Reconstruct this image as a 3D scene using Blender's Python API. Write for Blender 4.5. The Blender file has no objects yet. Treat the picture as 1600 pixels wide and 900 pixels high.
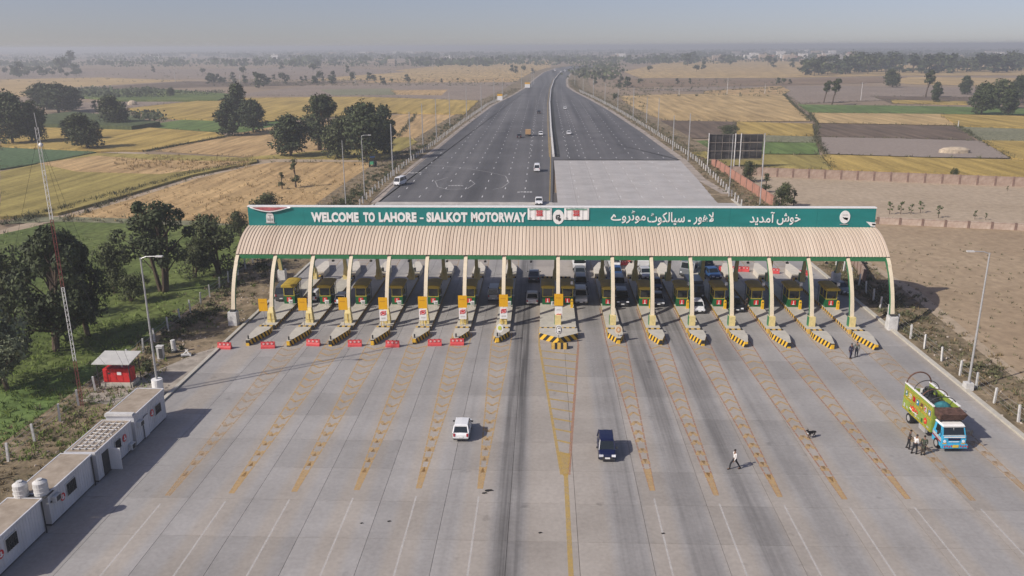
import bpy, bmesh, math, random
from mathutils import Vector, Matrix, noise
R = math.radians
rnd = random.Random(7)
S = bpy.context.scene
COL = S.collection

# ------------------------------------------------------------------ camera
F, TH, PSI, RHO, H = 1291.4, R(16.3207), R(2.1839), R(-.27205), 34.5
FW = Vector((-math.sin(PSI)*math.cos(TH), math.cos(PSI)*math.cos(TH), -math.sin(TH)))
_r = Vector((math.cos(PSI), math.sin(PSI), 0)); _u = _r.cross(FW)
RT = _r*math.cos(RHO)+_u*math.sin(RHO); UP = -_r*math.sin(RHO)+_u*math.cos(RHO)
cd = bpy.data.cameras.new('camera'); cam = bpy.data.objects.new('camera', cd); COL.objects.link(cam)
m = Matrix((RT, UP, -FW)).transposed().to_4x4(); m.translation = (0, 0, H); cam.matrix_world = m
cd.sensor_width = 36; cd.lens = 36*F/1600; cd.clip_start = .5; cd.clip_end = 60000
S.camera = cam

# ------------------------------------------------------------------ light
SUN_EL, SUN_DIR = R(36.8), Vector((-1.14, -.70, 0)).normalized()     # horizontal direction TOWARDS the sun
w = bpy.data.worlds.new('World'); S.world = w; w.use_nodes = True
nt = w.node_tree; bg = nt.nodes['Background']
sky = nt.nodes.new('ShaderNodeTexSky'); sky.sky_type = 'NISHITA'; sky.sun_disc = False
sky.sun_elevation = SUN_EL; sky.sun_rotation = math.atan2(SUN_DIR.x, SUN_DIR.y)
sky.altitude = 0; sky.air_density = 1.0; sky.dust_density = 1.5; sky.ozone_density = 1.0
tint = nt.nodes.new('ShaderNodeVectorMath'); tint.operation = 'MULTIPLY'; tint.inputs[1].default_value = (1.09, .955, 1.07)   # dusty lilac-grey air
nt.links.new(sky.outputs[0], tint.inputs[0]); nt.links.new(tint.outputs[0], bg.inputs[0]); bg.inputs[1].default_value = .098
tc_ = nt.nodes.new('ShaderNodeTexCoord'); up_ = nt.nodes.new('ShaderNodeVectorMath'); up_.operation = 'ADD'; up_.inputs[1].default_value = (0, 0, .05); nv_ = nt.nodes.new('ShaderNodeVectorMath'); nv_.operation = 'NORMALIZE'   # haze fills the lowest degrees evenly
nt.links.new(tc_.outputs['Generated'], up_.inputs[0]); nt.links.new(up_.outputs[0], nv_.inputs[0]); nt.links.new(nv_.outputs[0], sky.inputs[0])
sd = bpy.data.lights.new('sun', 'SUN'); sd.energy = 4.6; sd.angle = R(.6); sd.color = (1, .945, .875)
sun = bpy.data.objects.new('sun', sd); COL.objects.link(sun)
tosun = Vector((SUN_DIR.x*math.cos(SUN_EL), SUN_DIR.y*math.cos(SUN_EL), math.sin(SUN_EL)))
sun.rotation_euler = tosun.to_track_quat('Z', 'Y').to_euler(); sun.location = (0, 0, 200)
S.view_settings.view_transform = 'Standard'; S.view_settings.look = 'None'
S.view_settings.exposure = 0.0; S.view_settings.gamma = 1

# ------------------------------------------------------------------ survey: a point of the photograph -> its place on the ground
def G(px, py, z=0.0):
    d = FW + RT*((px-800)/F) - UP*((py-450)/F); t = (z-H)/d.z
    return (d.x*t, d.y*t)
def YP(px, py, Y):
    d = FW + RT*((px-800)/F) - UP*((py-450)/F); t = Y/d.y
    return (d.x*t, H+d.z*t)
def pxm(px, py):                     # pixels per metre there
    x, y = G(px, py); return F/(Vector((x, y, -H)).dot(FW))
X0 = 2.02
def gx(i): return X0+5*i+(1.969 if i > 0 else -1.969 if i < 0 else 0)

# ------------------------------------------------------------------ materials
MATS = {}
def mat(name, col, rough=.8, amt=.15, scale=3., bump=0., metal=0., space='obj', col2=None, obj_rand=0., isl=0., bscale=None, spec=.3, stretch=None, detail=5):
    if name in MATS: return MATS[name]
    mt = bpy.data.materials.new(name); mt.use_nodes = True; n = mt.node_tree; L = n.links.new
    b = n.nodes['Principled BSDF']; b.inputs['Roughness'].default_value = rough; b.inputs['Metallic'].default_value = metal
    b.inputs['Specular IOR Level'].default_value = spec
    if space == 'world': src = n.nodes.new('ShaderNodeNewGeometry').outputs['Position']
    else: src = n.nodes.new('ShaderNodeTexCoord').outputs['Object']
    if stretch:
        mp = n.nodes.new('ShaderNodeMapping'); mp.inputs['Scale'].default_value = stretch[:3]
        if len(stretch) > 3: mp.inputs['Rotation'].default_value = (0, 0, stretch[3])
        L(src, mp.inputs[0]); src = mp.outputs[0]
    nz = n.nodes.new('ShaderNodeTexNoise'); nz.inputs['Scale'].default_value = scale; nz.inputs['Detail'].default_value = detail; nz.inputs['Roughness'].default_value = .62
    L(src, nz.inputs['Vector'])
    rp = n.nodes.new('ShaderNodeValToRGB'); L(nz.outputs[0], rp.inputs[0])
    rp.color_ramp.elements[0].position = .34; rp.color_ramp.elements[1].position = .66
    c2 = col2 or tuple(min(1, c*(1+amt)) for c in col); c1 = tuple(c*(1-amt) for c in col) if not col2 else col
    rp.color_ramp.elements[0].color = (*c1, 1); rp.color_ramp.elements[1].color = (*c2, 1)
    out = rp.outputs[0]
    if obj_rand or isl:
        if isl: rv = n.nodes.new('ShaderNodeNewGeometry').outputs['Random Per Island']; a = isl
        else: rv = n.nodes.new('ShaderNodeObjectInfo').outputs['Random']; a = obj_rand
        mr = n.nodes.new('ShaderNodeMapRange'); L(rv, mr.inputs[0]); mr.inputs[3].default_value = 1-a; mr.inputs[4].default_value = 1+a
        vm = n.nodes.new('ShaderNodeVectorMath'); vm.operation = 'SCALE'; L(out, vm.inputs[0]); L(mr.outputs[0], vm.inputs['Scale']); out = vm.outputs[0]
    L(out, b.inputs['Base Color'])
    if bump:
        bz = n.nodes.new('ShaderNodeTexNoise'); bz.inputs['Scale'].default_value = bscale or scale*3; bz.inputs['Detail'].default_value = 4; L(src, bz.inputs['Vector'])
        bn = n.nodes.new('ShaderNodeBump'); bn.inputs['Strength'].default_value = 1; bn.inputs['Distance'].default_value = bump; L(bz.outputs[0], bn.inputs['Height']); L(bn.outputs[0], b.inputs['Normal'])
    MATS[name] = mt; return mt

def mth(n, op, a, b=None, c=None):
    q = n.nodes.new('ShaderNodeMath'); q.operation = op
    for i, v in enumerate((a, b, c)):
        if v is None: continue
        if isinstance(v, (int, float)): q.inputs[i].default_value = v
        else: n.links.new(v, q.inputs[i])
    return q.outputs[0]

def concrete_mat():
    mt = bpy.data.materials.new('lane_concrete'); mt.use_nodes = True; n = mt.node_tree; L = n.links.new; b = n.nodes['Principled BSDF']
    b.inputs['Roughness'].default_value = .75; b.inputs['Specular IOR Level'].default_value = .35
    pos = n.nodes.new('ShaderNodeNewGeometry').outputs['Position']
    sp = n.nodes.new('ShaderNodeSeparateXYZ'); L(pos, sp.inputs[0])
    # lane coordinate: islands sit at whole numbers
    d = mth(n, 'SUBTRACT', sp.outputs[0], X0)
    wob = n.nodes.new('ShaderNodeTexNoise'); wob.inputs['Scale'].default_value = .03; L(pos, wob.inputs['Vector'])
    a = mth(n, 'ABSOLUTE', d); a2 = mth(n, 'MAXIMUM', mth(n, 'SUBTRACT', a, 1.969), 0)
    fr = mth(n, 'FRACT', mth(n, 'DIVIDE', a2, 5.0))
    # two tyre tracks and an oil band between them
    def g(x, c, s):
        t = mth(n, 'DIVIDE', mth(n, 'SUBTRACT', x, c), s); return mth(n, 'EXPONENT', mth(n, 'MULTIPLY', mth(n, 'MULTIPLY', t, t), -1))
    band = mth(n, 'ADD', mth(n, 'MULTIPLY', g(fr, .5, .23), .95), mth(n, 'ADD', mth(n, 'MULTIPLY', g(fr, .36, .06), .35), mth(n, 'MULTIPLY', g(fr, .64, .06), .35)))
    traffic = mth(n, 'ADD', mth(n, 'MULTIPLY', g(d, -3.4, 4.0), 1.1), mth(n, 'MULTIPLY', g(d, 11, 9), .62))
    traffic = mth(n, 'MINIMUM', mth(n, 'ADD', traffic, .12), 1)
    st = n.nodes.new('ShaderNodeMapping'); st.inputs['Scale'].default_value = (1.0, .045, 1); L(pos, st.inputs[0])
    n1 = n.nodes.new('ShaderNodeTexNoise'); n1.inputs['Scale'].default_value = .9; n1.inputs['Detail'].default_value = 6; L(st.outputs[0], n1.inputs['Vector'])
    m1 = n.nodes.new('ShaderNodeMapRange'); L(n1.outputs[0], m1.inputs[0]); m1.inputs[1].default_value = .3; m1.inputs[2].default_value = .7; m1.inputs[3].default_value = .35; m1.inputs[4].default_value = 1.1
    st2 = n.nodes.new('ShaderNodeMapping'); st2.inputs['Scale'].default_value = (5.5, .05, 1); L(pos, st2.inputs[0])
    n1b = n.nodes.new('ShaderNodeTexNoise'); n1b.inputs['Scale'].default_value = .9; n1b.inputs['Detail'].default_value = 4; L(st2.outputs[0], n1b.inputs['Vector'])
    m1b = n.nodes.new('ShaderNodeMapRange'); L(n1b.outputs[0], m1b.inputs[0]); m1b.inputs[1].default_value = .35; m1b.inputs[2].default_value = .65; m1b.inputs[3].default_value = .78; m1b.inputs[4].default_value = 1.18
    # tracks fade out away from the gates
    yf = n.nodes.new('ShaderNodeMapRange'); L(sp.outputs[1], yf.inputs[0]); yf.inputs[1].default_value = 45; yf.inputs[2].default_value = 105; yf.inputs[3].default_value = .8; yf.inputs[4].default_value = 1.15
    ye = n.nodes.new('ShaderNodeMapRange'); L(sp.outputs[1], ye.inputs[0]); ye.inputs[1].default_value = 128; ye.inputs[2].default_value = 165; ye.inputs[3].default_value = 1; ye.inputs[4].default_value = .12
    dark = mth(n, 'MULTIPLY', mth(n, 'MULTIPLY', mth(n, 'MULTIPLY', mth(n, 'MULTIPLY', mth(n, 'MULTIPLY', band, m1b.outputs[0]), traffic), m1.outputs[0]), yf.outputs[0]), ye.outputs[0])
    n2 = n.nodes.new('ShaderNodeTexNoise'); n2.inputs['Scale'].default_value = .16; n2.inputs['Detail'].default_value = 8; n2.inputs['Roughness'].default_value = .65; L(pos, n2.inputs['Vector'])
    n3 = n.nodes.new('ShaderNodeTexNoise'); n3.inputs['Scale'].default_value = 3; n3.inputs['Detail'].default_value = 6; L(pos, n3.inputs['Vector'])
    rp = n.nodes.new('ShaderNodeValToRGB'); L(n2.outputs[0], rp.inputs[0])
    rp.color_ramp.elements[0].position = .3; rp.color_ramp.elements[1].position = .7
    rp.color_ramp.elements[0].color = (.285, .268, .248, 1); rp.color_ramp.elements[1].color = (.37, .352, .33, 1)
    fine = n.nodes.new('ShaderNodeMapRange'); L(n3.outputs[0], fine.inputs[0]); fine.inputs[3].default_value = .8; fine.inputs[4].default_value = 1.2
    rv = n.nodes.new('ShaderNodeObjectInfo').outputs['Random']; mr = n.nodes.new('ShaderNodeMapRange'); L(rv, mr.inputs[0]); mr.inputs[3].default_value = .885; mr.inputs[4].default_value = 1.07
    # dark oil blotches
    n4 = n.nodes.new('ShaderNodeTexNoise'); n4.inputs['Scale'].default_value = .55; n4.inputs['Detail'].default_value = 3; L(pos, n4.inputs['Vector'])
    bl = n.nodes.new('ShaderNodeMapRange'); L(n4.outputs[0], bl.inputs[0]); bl.inputs[1].default_value = .67; bl.inputs[2].default_value = .76; bl.inputs[3].default_value = 1; bl.inputs[4].default_value = .72
    fresh = mth(n, 'SUBTRACT', 1.24, mth(n, 'MULTIPLY', ye.outputs[0], .24))   # the exit slabs are newer and paler
    k = mth(n, 'MULTIPLY', mth(n, 'MULTIPLY', mth(n, 'MULTIPLY', mth(n, 'MULTIPLY', fine.outputs[0], fresh), mr.outputs[0]), bl.outputs[0]), mth(n, 'SUBTRACT', 1, mth(n, 'MINIMUM', mth(n, 'MULTIPLY', dark, .72), .72)))
    v = n.nodes.new('ShaderNodeVectorMath'); v.operation = 'SCALE'; isl_ = mth(n, 'MINIMUM', fr, mth(n, 'SUBTRACT', 1, fr)); tm = n.nodes.new('ShaderNodeMapRange'); L(isl_, tm.inputs[0]); tm.inputs[1].default_value = .16; tm.inputs[2].default_value = .30; tm.inputs[3].default_value = 1; tm.inputs[4].default_value = 0
    tx_ = n.nodes.new('ShaderNodeMix'); tx_.data_type = 'RGBA'; tx_.blend_type = 'MULTIPLY'; L(mth(n, 'MULTIPLY', tm.outputs[0], ye.outputs[0]), tx_.inputs[0]); L(rp.outputs[0], tx_.inputs[6]); tx_.inputs[7].default_value = (1.03, .975, .90, 1)
    L(tx_.outputs[2], v.inputs[0]); L(k, v.inputs['Scale']); L(v.outputs[0], b.inputs['Base Color'])
    bn = n.nodes.new('ShaderNodeBump'); bn.inputs['Distance'].default_value = .01; L(n3.outputs[0], bn.inputs['Height']); L(bn.outputs[0], b.inputs['Normal'])
    return mt

def asphalt_mat():
    mt = bpy.data.materials.new('asphalt'); mt.use_nodes = True; n = mt.node_tree; L = n.links.new; b = n.nodes['Principled BSDF']
    b.inputs['Roughness'].default_value = .8; b.inputs['Specular IOR Level'].default_value = .3
    pos = n.nodes.new('ShaderNodeNewGeometry').outputs['Position']
    st = n.nodes.new('ShaderNodeMapping'); st.inputs['Scale'].default_value = (1, .02, 1); L(pos, st.inputs[0])
    n1 = n.nodes.new('ShaderNodeTexNoise'); n1.inputs['Scale'].default_value = .16; n1.inputs['Detail'].default_value = 5; L(st.outputs[0], n1.inputs['Vector'])
    n2 = n.nodes.new('ShaderNodeTexNoise'); n2.inputs['Scale'].default_value = .05; n2.inputs['Detail'].default_value = 8; L(pos, n2.inputs['Vector'])
    rp = n.nodes.new('ShaderNodeValToRGB'); L(n1.outputs[0], rp.inputs[0]); rp.color_ramp.elements[0].position = .36; rp.color_ramp.elements[1].position = .62
    rp.color_ramp.elements[0].color = (.068, .067, .067, 1); rp.color_ramp.elements[1].color = (.125, .121, .118, 1)
    mr = n.nodes.new('ShaderNodeMapRange'); L(n2.outputs[0], mr.inputs[0]); mr.inputs[1].default_value = .3; mr.inputs[2].default_value = .7; mr.inputs[3].default_value = .85; mr.inputs[4].default_value = 1.2
    v = n.nodes.new('ShaderNodeVectorMath'); v.operation = 'SCALE'; L(rp.outputs[0], v.inputs[0]); L(mr.outputs[0], v.inputs['Scale']); L(v.outputs[0], b.inputs['Base Color'])
    return mt

def stripe_mat(name, c1, c2, period, slope=0., axis=1, duty=.5):
    if name in MATS: return MATS[name]
    mt = bpy.data.materials.new(name); mt.use_nodes = True; n = mt.node_tree; L = n.links.new; b = n.nodes['Principled BSDF']; b.inputs['Roughness'].default_value = .6
    pos = n.nodes.new('ShaderNodeTexCoord').outputs['Object']; sp = n.nodes.new('ShaderNodeSeparateXYZ'); L(pos, sp.inputs[0])
    t = mth(n, 'ADD', sp.outputs[axis], mth(n, 'MULTIPLY', sp.outputs[2], slope))
    f = mth(n, 'LESS_THAN', mth(n, 'FRACT', mth(n, 'DIVIDE', t, period)), duty)
    nz = n.nodes.new('ShaderNodeTexNoise'); nz.inputs['Scale'].default_value = 4; L(pos, nz.inputs['Vector'])
    mr = n.nodes.new('ShaderNodeMapRange'); L(nz.outputs[0], mr.inputs[0]); mr.inputs[3].default_value = .75; mr.inputs[4].default_value = 1.2
    mx = n.nodes.new('ShaderNodeMix'); mx.data_type = 'RGBA'; L(f, mx.inputs[0]); mx.inputs[6].default_value = (*c1, 1); mx.inputs[7].default_value = (*c2, 1)
    v = n.nodes.new('ShaderNodeVectorMath'); v.operation = 'SCALE'; L(mx.outputs[2], v.inputs[0]); L(mr.outputs[0], v.inputs['Scale']); L(v.outputs[0], b.inputs['Base Color'])
    MATS[name] = mt; return mt

def paint_mat(name, col, keep):
    """worn road paint: flakes away to the concrete colour"""
    if name in MATS: return MATS[name]
    mt = bpy.data.materials.new(name); mt.use_nodes = True; n = mt.node_tree; L = n.links.new; b = n.nodes['Principled BSDF']; b.inputs['Roughness'].default_value = .7
    pos = n.nodes.new('ShaderNodeNewGeometry').outputs['Position']
    nz = n.nodes.new('ShaderNodeTexNoise'); nz.inputs['Scale'].default_value = 1.7; nz.inputs['Detail'].default_value = 6; nz.inputs['Roughness'].default_value = .7; L(pos, nz.inputs['Vector'])
    mr = n.nodes.new('ShaderNodeMapRange'); L(nz.outputs[0], mr.inputs[0]); mr.inputs[1].default_value = .35; mr.inputs[2].default_value = .62; mr.inputs[3].default_value = keep; mr.inputs[4].default_value = keep*.6
    b.inputs['Base Color'].default_value = (*col, 1)
    tr = n.nodes.new('ShaderNodeBsdfTransparent'); mx = n.nodes.new('ShaderNodeMixShader'); L(mr.outputs[0], mx.inputs[0]); L(tr.outputs[0], mx.inputs[1]); L(b.outputs[0], mx.inputs[2])
    L(mx.outputs[0], n.nodes['Material Output'].inputs[0]); MATS[name] = mt; return mt

M_CONC = concrete_mat(); M_ASPH = asphalt_mat()
cream = mat('cream_steel_paint', (.64, .55, .40), .5, .06, 2)
greenp = mat('green_steel_paint', (.035, .17, .07), .5, .1, 2)
roofm = mat('beige_roof_sheet', (.52, .415, .315), .5, .10, .35, stretch=(1.6, .12, .12), col2=(.62, .51, .395))
valley = mat('roof_valley_shade', (.13, .10, .075), .8, .2)  # dark colour paints in the shade lying in the valleys between roof ribs
yellowp = mat('yellow_paint', (.62, .42, .04), .5, .12, 3)
orange = mat('amber_board', (.68, .36, .01), .5, .05, 2)
pedm = mat('pale_yellow_paint', (.66, .54, .24), .6, .1, 3)
whitep = mat('white_paint', (.74, .73, .70), .55, .06, 2)
whited = mat('dirty_white_paint', (.56, .55, .52), .7, .2, 1.5)
redp = mat('red_paint', (.55, .03, .03), .5, .1, 3)
redpl = mat('red_plastic', (.55, .07, .07), .5, .12, 3)
black = mat('black_rubber', (.02, .02, .02), .8, .2, 4)
darkm = mat('dark_metal', (.05, .05, .05), .6, .2, 4)
glass = mat('dark_glass', (.015, .02, .022), .08, .1, 1, spec=.8)
galv = mat('galvanised_steel', (.42, .42, .41), .45, .1, 3, metal=.3)
curb = mat('pale_island_concrete', (.46, .43, .36), .8, .10, 1.2)
teal = mat('teal_sign_sheet', (.014, .185, .172), .45, .10, .25, stretch=(1, 1, 3))
rust = mat('rusty_brown', (.12, .06, .04), .8, .3, 3)
brick = mat('pink_brick', (.42, .22, .16), .85, .18, 1.2)
stripeY = stripe_mat('hazard_stripes', (.70, .42, .03), (.02, .02, .02), .62, .55)
stripeK = stripe_mat('kerb_stripes', (.60, .36, .06), (.03, .025, .02), .8, 0)
stripeX = stripe_mat('bar_stripes', (.60, .38, .08), (.02, .02, .02), .7, 0, 0, .45)
P_OR = paint_mat('worn_orange_paint', (.56, .37, .16), .72)
P_ORF = paint_mat('faint_orange_paint', (.54, .36, .18), .5)
P_RED = paint_mat('worn_red_paint', (.46, .22, .12), .6)
P_WH = paint_mat('worn_white_paint', (.72, .70, .66), .5)
P_WHF = paint_mat('white_road_paint', (.80, .79, .76), .85)
P_YE = paint_mat('yellow_road_paint', (.54, .36, .09), .72)

# ------------------------------------------------------------------ mesh helpers
class MB:
    def __init__(s): s.v = []; s.f = []; s.mi = []
    def add(s, vs, fs, mi=0):
        o = len(s.v); s.v += [tuple(p) for p in vs]; s.f += [tuple(i+o for i in f) for f in fs]; s.mi += [mi]*len(fs); return s
    def box(s, c, d, mi=0, rz=0., taper=1., rx=0.):
        hx, hy, hz = d[0]/2, d[1]/2, d[2]/2; vs = []
        for k in (-1, 1):
            t = taper if k > 0 else 1
            for x, y in ((-1, -1), (1, -1), (1, 1), (-1, 1)): vs.append(Vector((x*hx*t, y*hy*t, k*hz)))
        if rx: vs = [Matrix.Rotation(rx, 3, 'X') @ q for q in vs]
        if rz: vs = [Matrix.Rotation(rz, 3, 'Z') @ q for q in vs]
        vs = [q+Vector(c) for q in vs]
        return s.add(vs, [(3, 2, 1, 0), (4, 5, 6, 7), (0, 1, 5, 4), (1, 2, 6, 5), (2, 3, 7, 6), (3, 0, 4, 7)], mi)
    def prism(s, poly, z0, z1, mi=0, side=None):
        n = len(poly)
        ar = sum(poly[i][0]*poly[(i+1) % n][1]-poly[(i+1) % n][0]*poly[i][1] for i in range(n))
        if ar < 0: poly = poly[::-1]
        s.add([(x, y, z0) for x, y in poly]+[(x, y, z1) for x, y in poly], [tuple(range(n, 2*n)), tuple(range(n-1, -1, -1))], mi)
        o = len(s.v)-2*n
        for i in range(n):
            j = (i+1) % n; s.f.append((o+i, o+j, o+n+j, o+n+i)); s.mi.append(mi if side is None else side)
        return s
    def sheet(s, poly, z, mi=0):
        n = len(poly); ar = sum(poly[i][0]*poly[(i+1) % n][1]-poly[(i+1) % n][0]*poly[i][1] for i in range(n))
        if ar < 0: poly = poly[::-1]
        return s.add([(x, y, z) for x, y in poly], [tuple(range(n))], mi)
    def tube(s, pts, r, n=8, mi=0, cap=True):
        pts = [Vector(p) for p in pts]; rs = r if isinstance(r, (list, tuple)) else [r]*len(pts); vs = []
        for i, p in enumerate(pts):
            t = (pts[min(i+1, len(pts)-1)]-pts[max(i-1, 0)]).normalized()
            a = t.cross(Vector((0, 0, 1))) if abs(t.z) < .95 else t.cross(Vector((1, 0, 0))); a.normalize(); b = t.cross(a)
            for k in range(n):
                an = 2*math.pi*k/n; vs.append(p+(a*math.cos(an)+b*math.sin(an))*rs[i])
        fs = []
        for i in range(len(pts)-1):
            for k in range(n): fs.append((i*n+k, i*n+(k+1) % n, (i+1)*n+(k+1) % n, (i+1)*n+k))
        if cap: fs += [tuple(range(n-1, -1, -1)), tuple(range((len(pts)-1)*n, len(pts)*n))]
        return s.add(vs, fs, mi)
    def cyl(s, c, r, h, n=14, mi=0, r2=None): return s.tube([c, (c[0], c[1], c[2]+h)], [r, r if r2 is None else r2], n, mi)
    def disc(s, c, rx, rz, t=.05, n=20, mi=0, y=True):     # upright oval plate facing -Y
        vs = [(c[0]+rx*math.cos(2*math.pi*k/n), c[1]+o, c[2]+rz*math.sin(2*math.pi*k/n)) for o in (0, t) for k in range(n)]
        fs = [tuple(range(n)), tuple(range(2*n-1, n-1, -1))]+[(k, (k+1) % n, n+(k+1) % n, n+k)[::-1] for k in range(n)]
        return s.add(vs, fs, mi)
    def ball(s, c, r, mi=0, nu=10, nv=7):
        rx, ry, rz = r if isinstance(r, tuple) else (r, r, r); vs = [(c[0], c[1], c[2]+rz)]
        for j in range(1, nv):
            a = math.pi*j/nv
            for k in range(nu): b = 2*math.pi*k/nu; vs.append((c[0]+rx*math.sin(a)*math.cos(b), c[1]+ry*math.sin(a)*math.sin(b), c[2]+rz*math.cos(a)))
        vs.append((c[0], c[1], c[2]-rz)); fs = [(0, 1+k, 1+(k+1) % nu) for k in range(nu)]
        for j in range(nv-2):
            for k in range(nu): a = 1+j*nu; fs.append((a+k, a+nu+k, a+nu+(k+1) % nu, a+(k+1) % nu))
        e = len(vs)-1; a = 1+(nv-2)*nu; fs += [(e, a+(k+1) % nu, a+k) for k in range(nu)]
        return s.add(vs, fs, mi)
    def loft(s, rings, mi=0, caps=True):
        n = len(rings[0]); vs = [p for r in rings for p in r]; fs = []
        for i in range(len(rings)-1):
            for k in range(n): fs.append((i*n+k, (i+1)*n+k, (i+1)*n+(k+1) % n, i*n+(k+1) % n))
        if caps: fs += [tuple(range(n)), tuple(range(len(rings)*n-1, (len(rings)-1)*n-1, -1))]
        return s.add(vs, fs, mi)
    def build(s, name, mats, parent=None, smooth=False, bevel=0, local=False, fixn=False):
        off = Vector((0, 0, 0))
        if parent and not local:
            b = parent
            while b.parent: b = b.parent
            off = b.location
        me = bpy.data.meshes.new(name); me.from_pydata([tuple(Vector(p)-off) for p in s.v], [], s.f)
        for q in (mats if isinstance(mats, (list, tuple)) else [mats]): me.materials.append(q)
        me.polygons.foreach_set('material_index', s.mi)
        if smooth: me.polygons.foreach_set('use_smooth', [True]*len(me.polygons))
        if fixn or bevel:
            bm = bmesh.new(); bm.from_mesh(me)
            bmesh.ops.recalc_face_normals(bm, faces=bm.faces)
            if bevel: bmesh.ops.bevel(bm, geom=[e for e in bm.edges if len(e.link_faces) == 2 and e.calc_face_angle(0) > .5], offset=bevel, segments=2, affect='EDGES', profile=.6)
            bm.to_mesh(me); bm.free()
        me.update()
        o = bpy.data.objects.new(name, me); COL.objects.link(o); o.parent = parent
        return o

def tag(o, label=None, cat=None, group=None, kind=None):
    if label: o['label'] = label
    if cat: o['category'] = cat
    if group: o['group'] = group
    if kind: o['kind'] = kind
    return o
def thing(name, label, cat, loc=(0, 0, 0), group=None, rz=0):
    o = bpy.data.objects.new(name, None); COL.objects.link(o); o.location = loc; o.rotation_euler = (0, 0, rz); o.empty_display_size = .5
    return tag(o, label, cat, group)
def copy_tree(o, loc=None, rz=None, label=None, parent=None, scale=None, group=None):
    c = o.copy(); COL.objects.link(c); c.parent = parent
    for ch in list(o.children): copy_tree(ch, parent=c)
    if loc is not None: c.location = loc
    if rz is not None: c.rotation_euler = (0, 0, rz)
    if label: c['label'] = label
    if group: c['group'] = group
    if scale: c.scale = (scale,)*3 if isinstance(scale, (int, float)) else scale
    return c
def struct(name, mb, mats, **k): return tag(mb.build(name, mats, **k), kind='structure')
ORD = ['first', 'second', 'third', 'fourth', 'fifth', 'sixth', 'seventh', 'eighth', 'ninth', 'tenth', 'eleventh', 'twelfth', 'thirteenth', 'fourteenth', 'fifteenth', 'sixteenth', 'seventeenth', 'eighteenth', 'nineteenth', 'twentieth']

def ordw(n):
    if n < 20: return ORD[n]
    t_ = ['twenty', 'thirty', 'forty', 'fifty', 'sixty'][(n+1)//10-2]; u = (n+1) % 10
    return t_+'-'+ORD[u-1] if u else t_[:-1]+'ieth'
def rank_labels(group, fmt):
    """name each of a row by its place from the left"""
    os_ = [o for o in COL.objects if o.get('group') == group]; bpy.context.view_layer.update()
    def px(o):
        p = o.matrix_world.translation-Vector((0, 0, H)); return 800+F*p.dot(RT)/p.dot(FW)
    for k, o in enumerate(sorted(os_, key=px)): o['label'] = fmt.replace('#', ordw(k))
def text_mesh(body, off=.0, ext=.02):
    c = bpy.data.curves.new('lettering', 'FONT'); c.body = body; c.space_character = 1.07 if off > .03 else 1; c.offset = off; c.extrude = ext; c.resolution_u = 3
    o = bpy.data.objects.new('lettering', c); COL.objects.link(o); bpy.context.view_layer.update()
    me = bpy.data.meshes.new_from_object(o.evaluated_get(bpy.context.evaluated_depsgraph_get()))
    bpy.data.objects.remove(o); bpy.data.curves.remove(c); return me
def text_fit(name, body, x0, x1, z0, z1, y, mt, parent, off=.0, depth=.05, face=None):
    """lettering fitted to a box, standing upright and facing -Y (or along face matrix)"""
    me = text_mesh(body, off); vs = [v.co.copy() for v in me.vertices]
    ax, bx = min(v.x for v in vs), max(v.x for v in vs); ay, by = min(v.y for v in vs), max(v.y for v in vs)
    b = parent
    while b and b.parent: b = b.parent
    offv = b.location if b else Vector((0, 0, 0))
    for v in me.vertices:
        zz = v.co.z
        p = Vector((x0+(v.co.x-ax)/(bx-ax)*(x1-x0), y-(depth if zz > 0 else 0), z0+(v.co.y-ay)/(by-ay)*(z1-z0)))
        v.co = (face @ p) if face else p-offv
    me.materials.clear(); me.materials.append(mt); me.name = name
    o = bpy.data.objects.new(name, me); COL.objects.link(o); o.parent = parent; return o

# ================================================================== GROUND
g = MB(); g.add([(-16000, -3000, -.45), (16000, -3000, -.45), (16000, 16000, -.45), (-16000, 16000, -.45)], [(0, 1, 2, 3)])
struct('ground', g, mat('dry_plain_soil', (.20, .145, .095), .95, .3, .004, .0, space='world', col2=(.30, .22, .14), detail=12))

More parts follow.
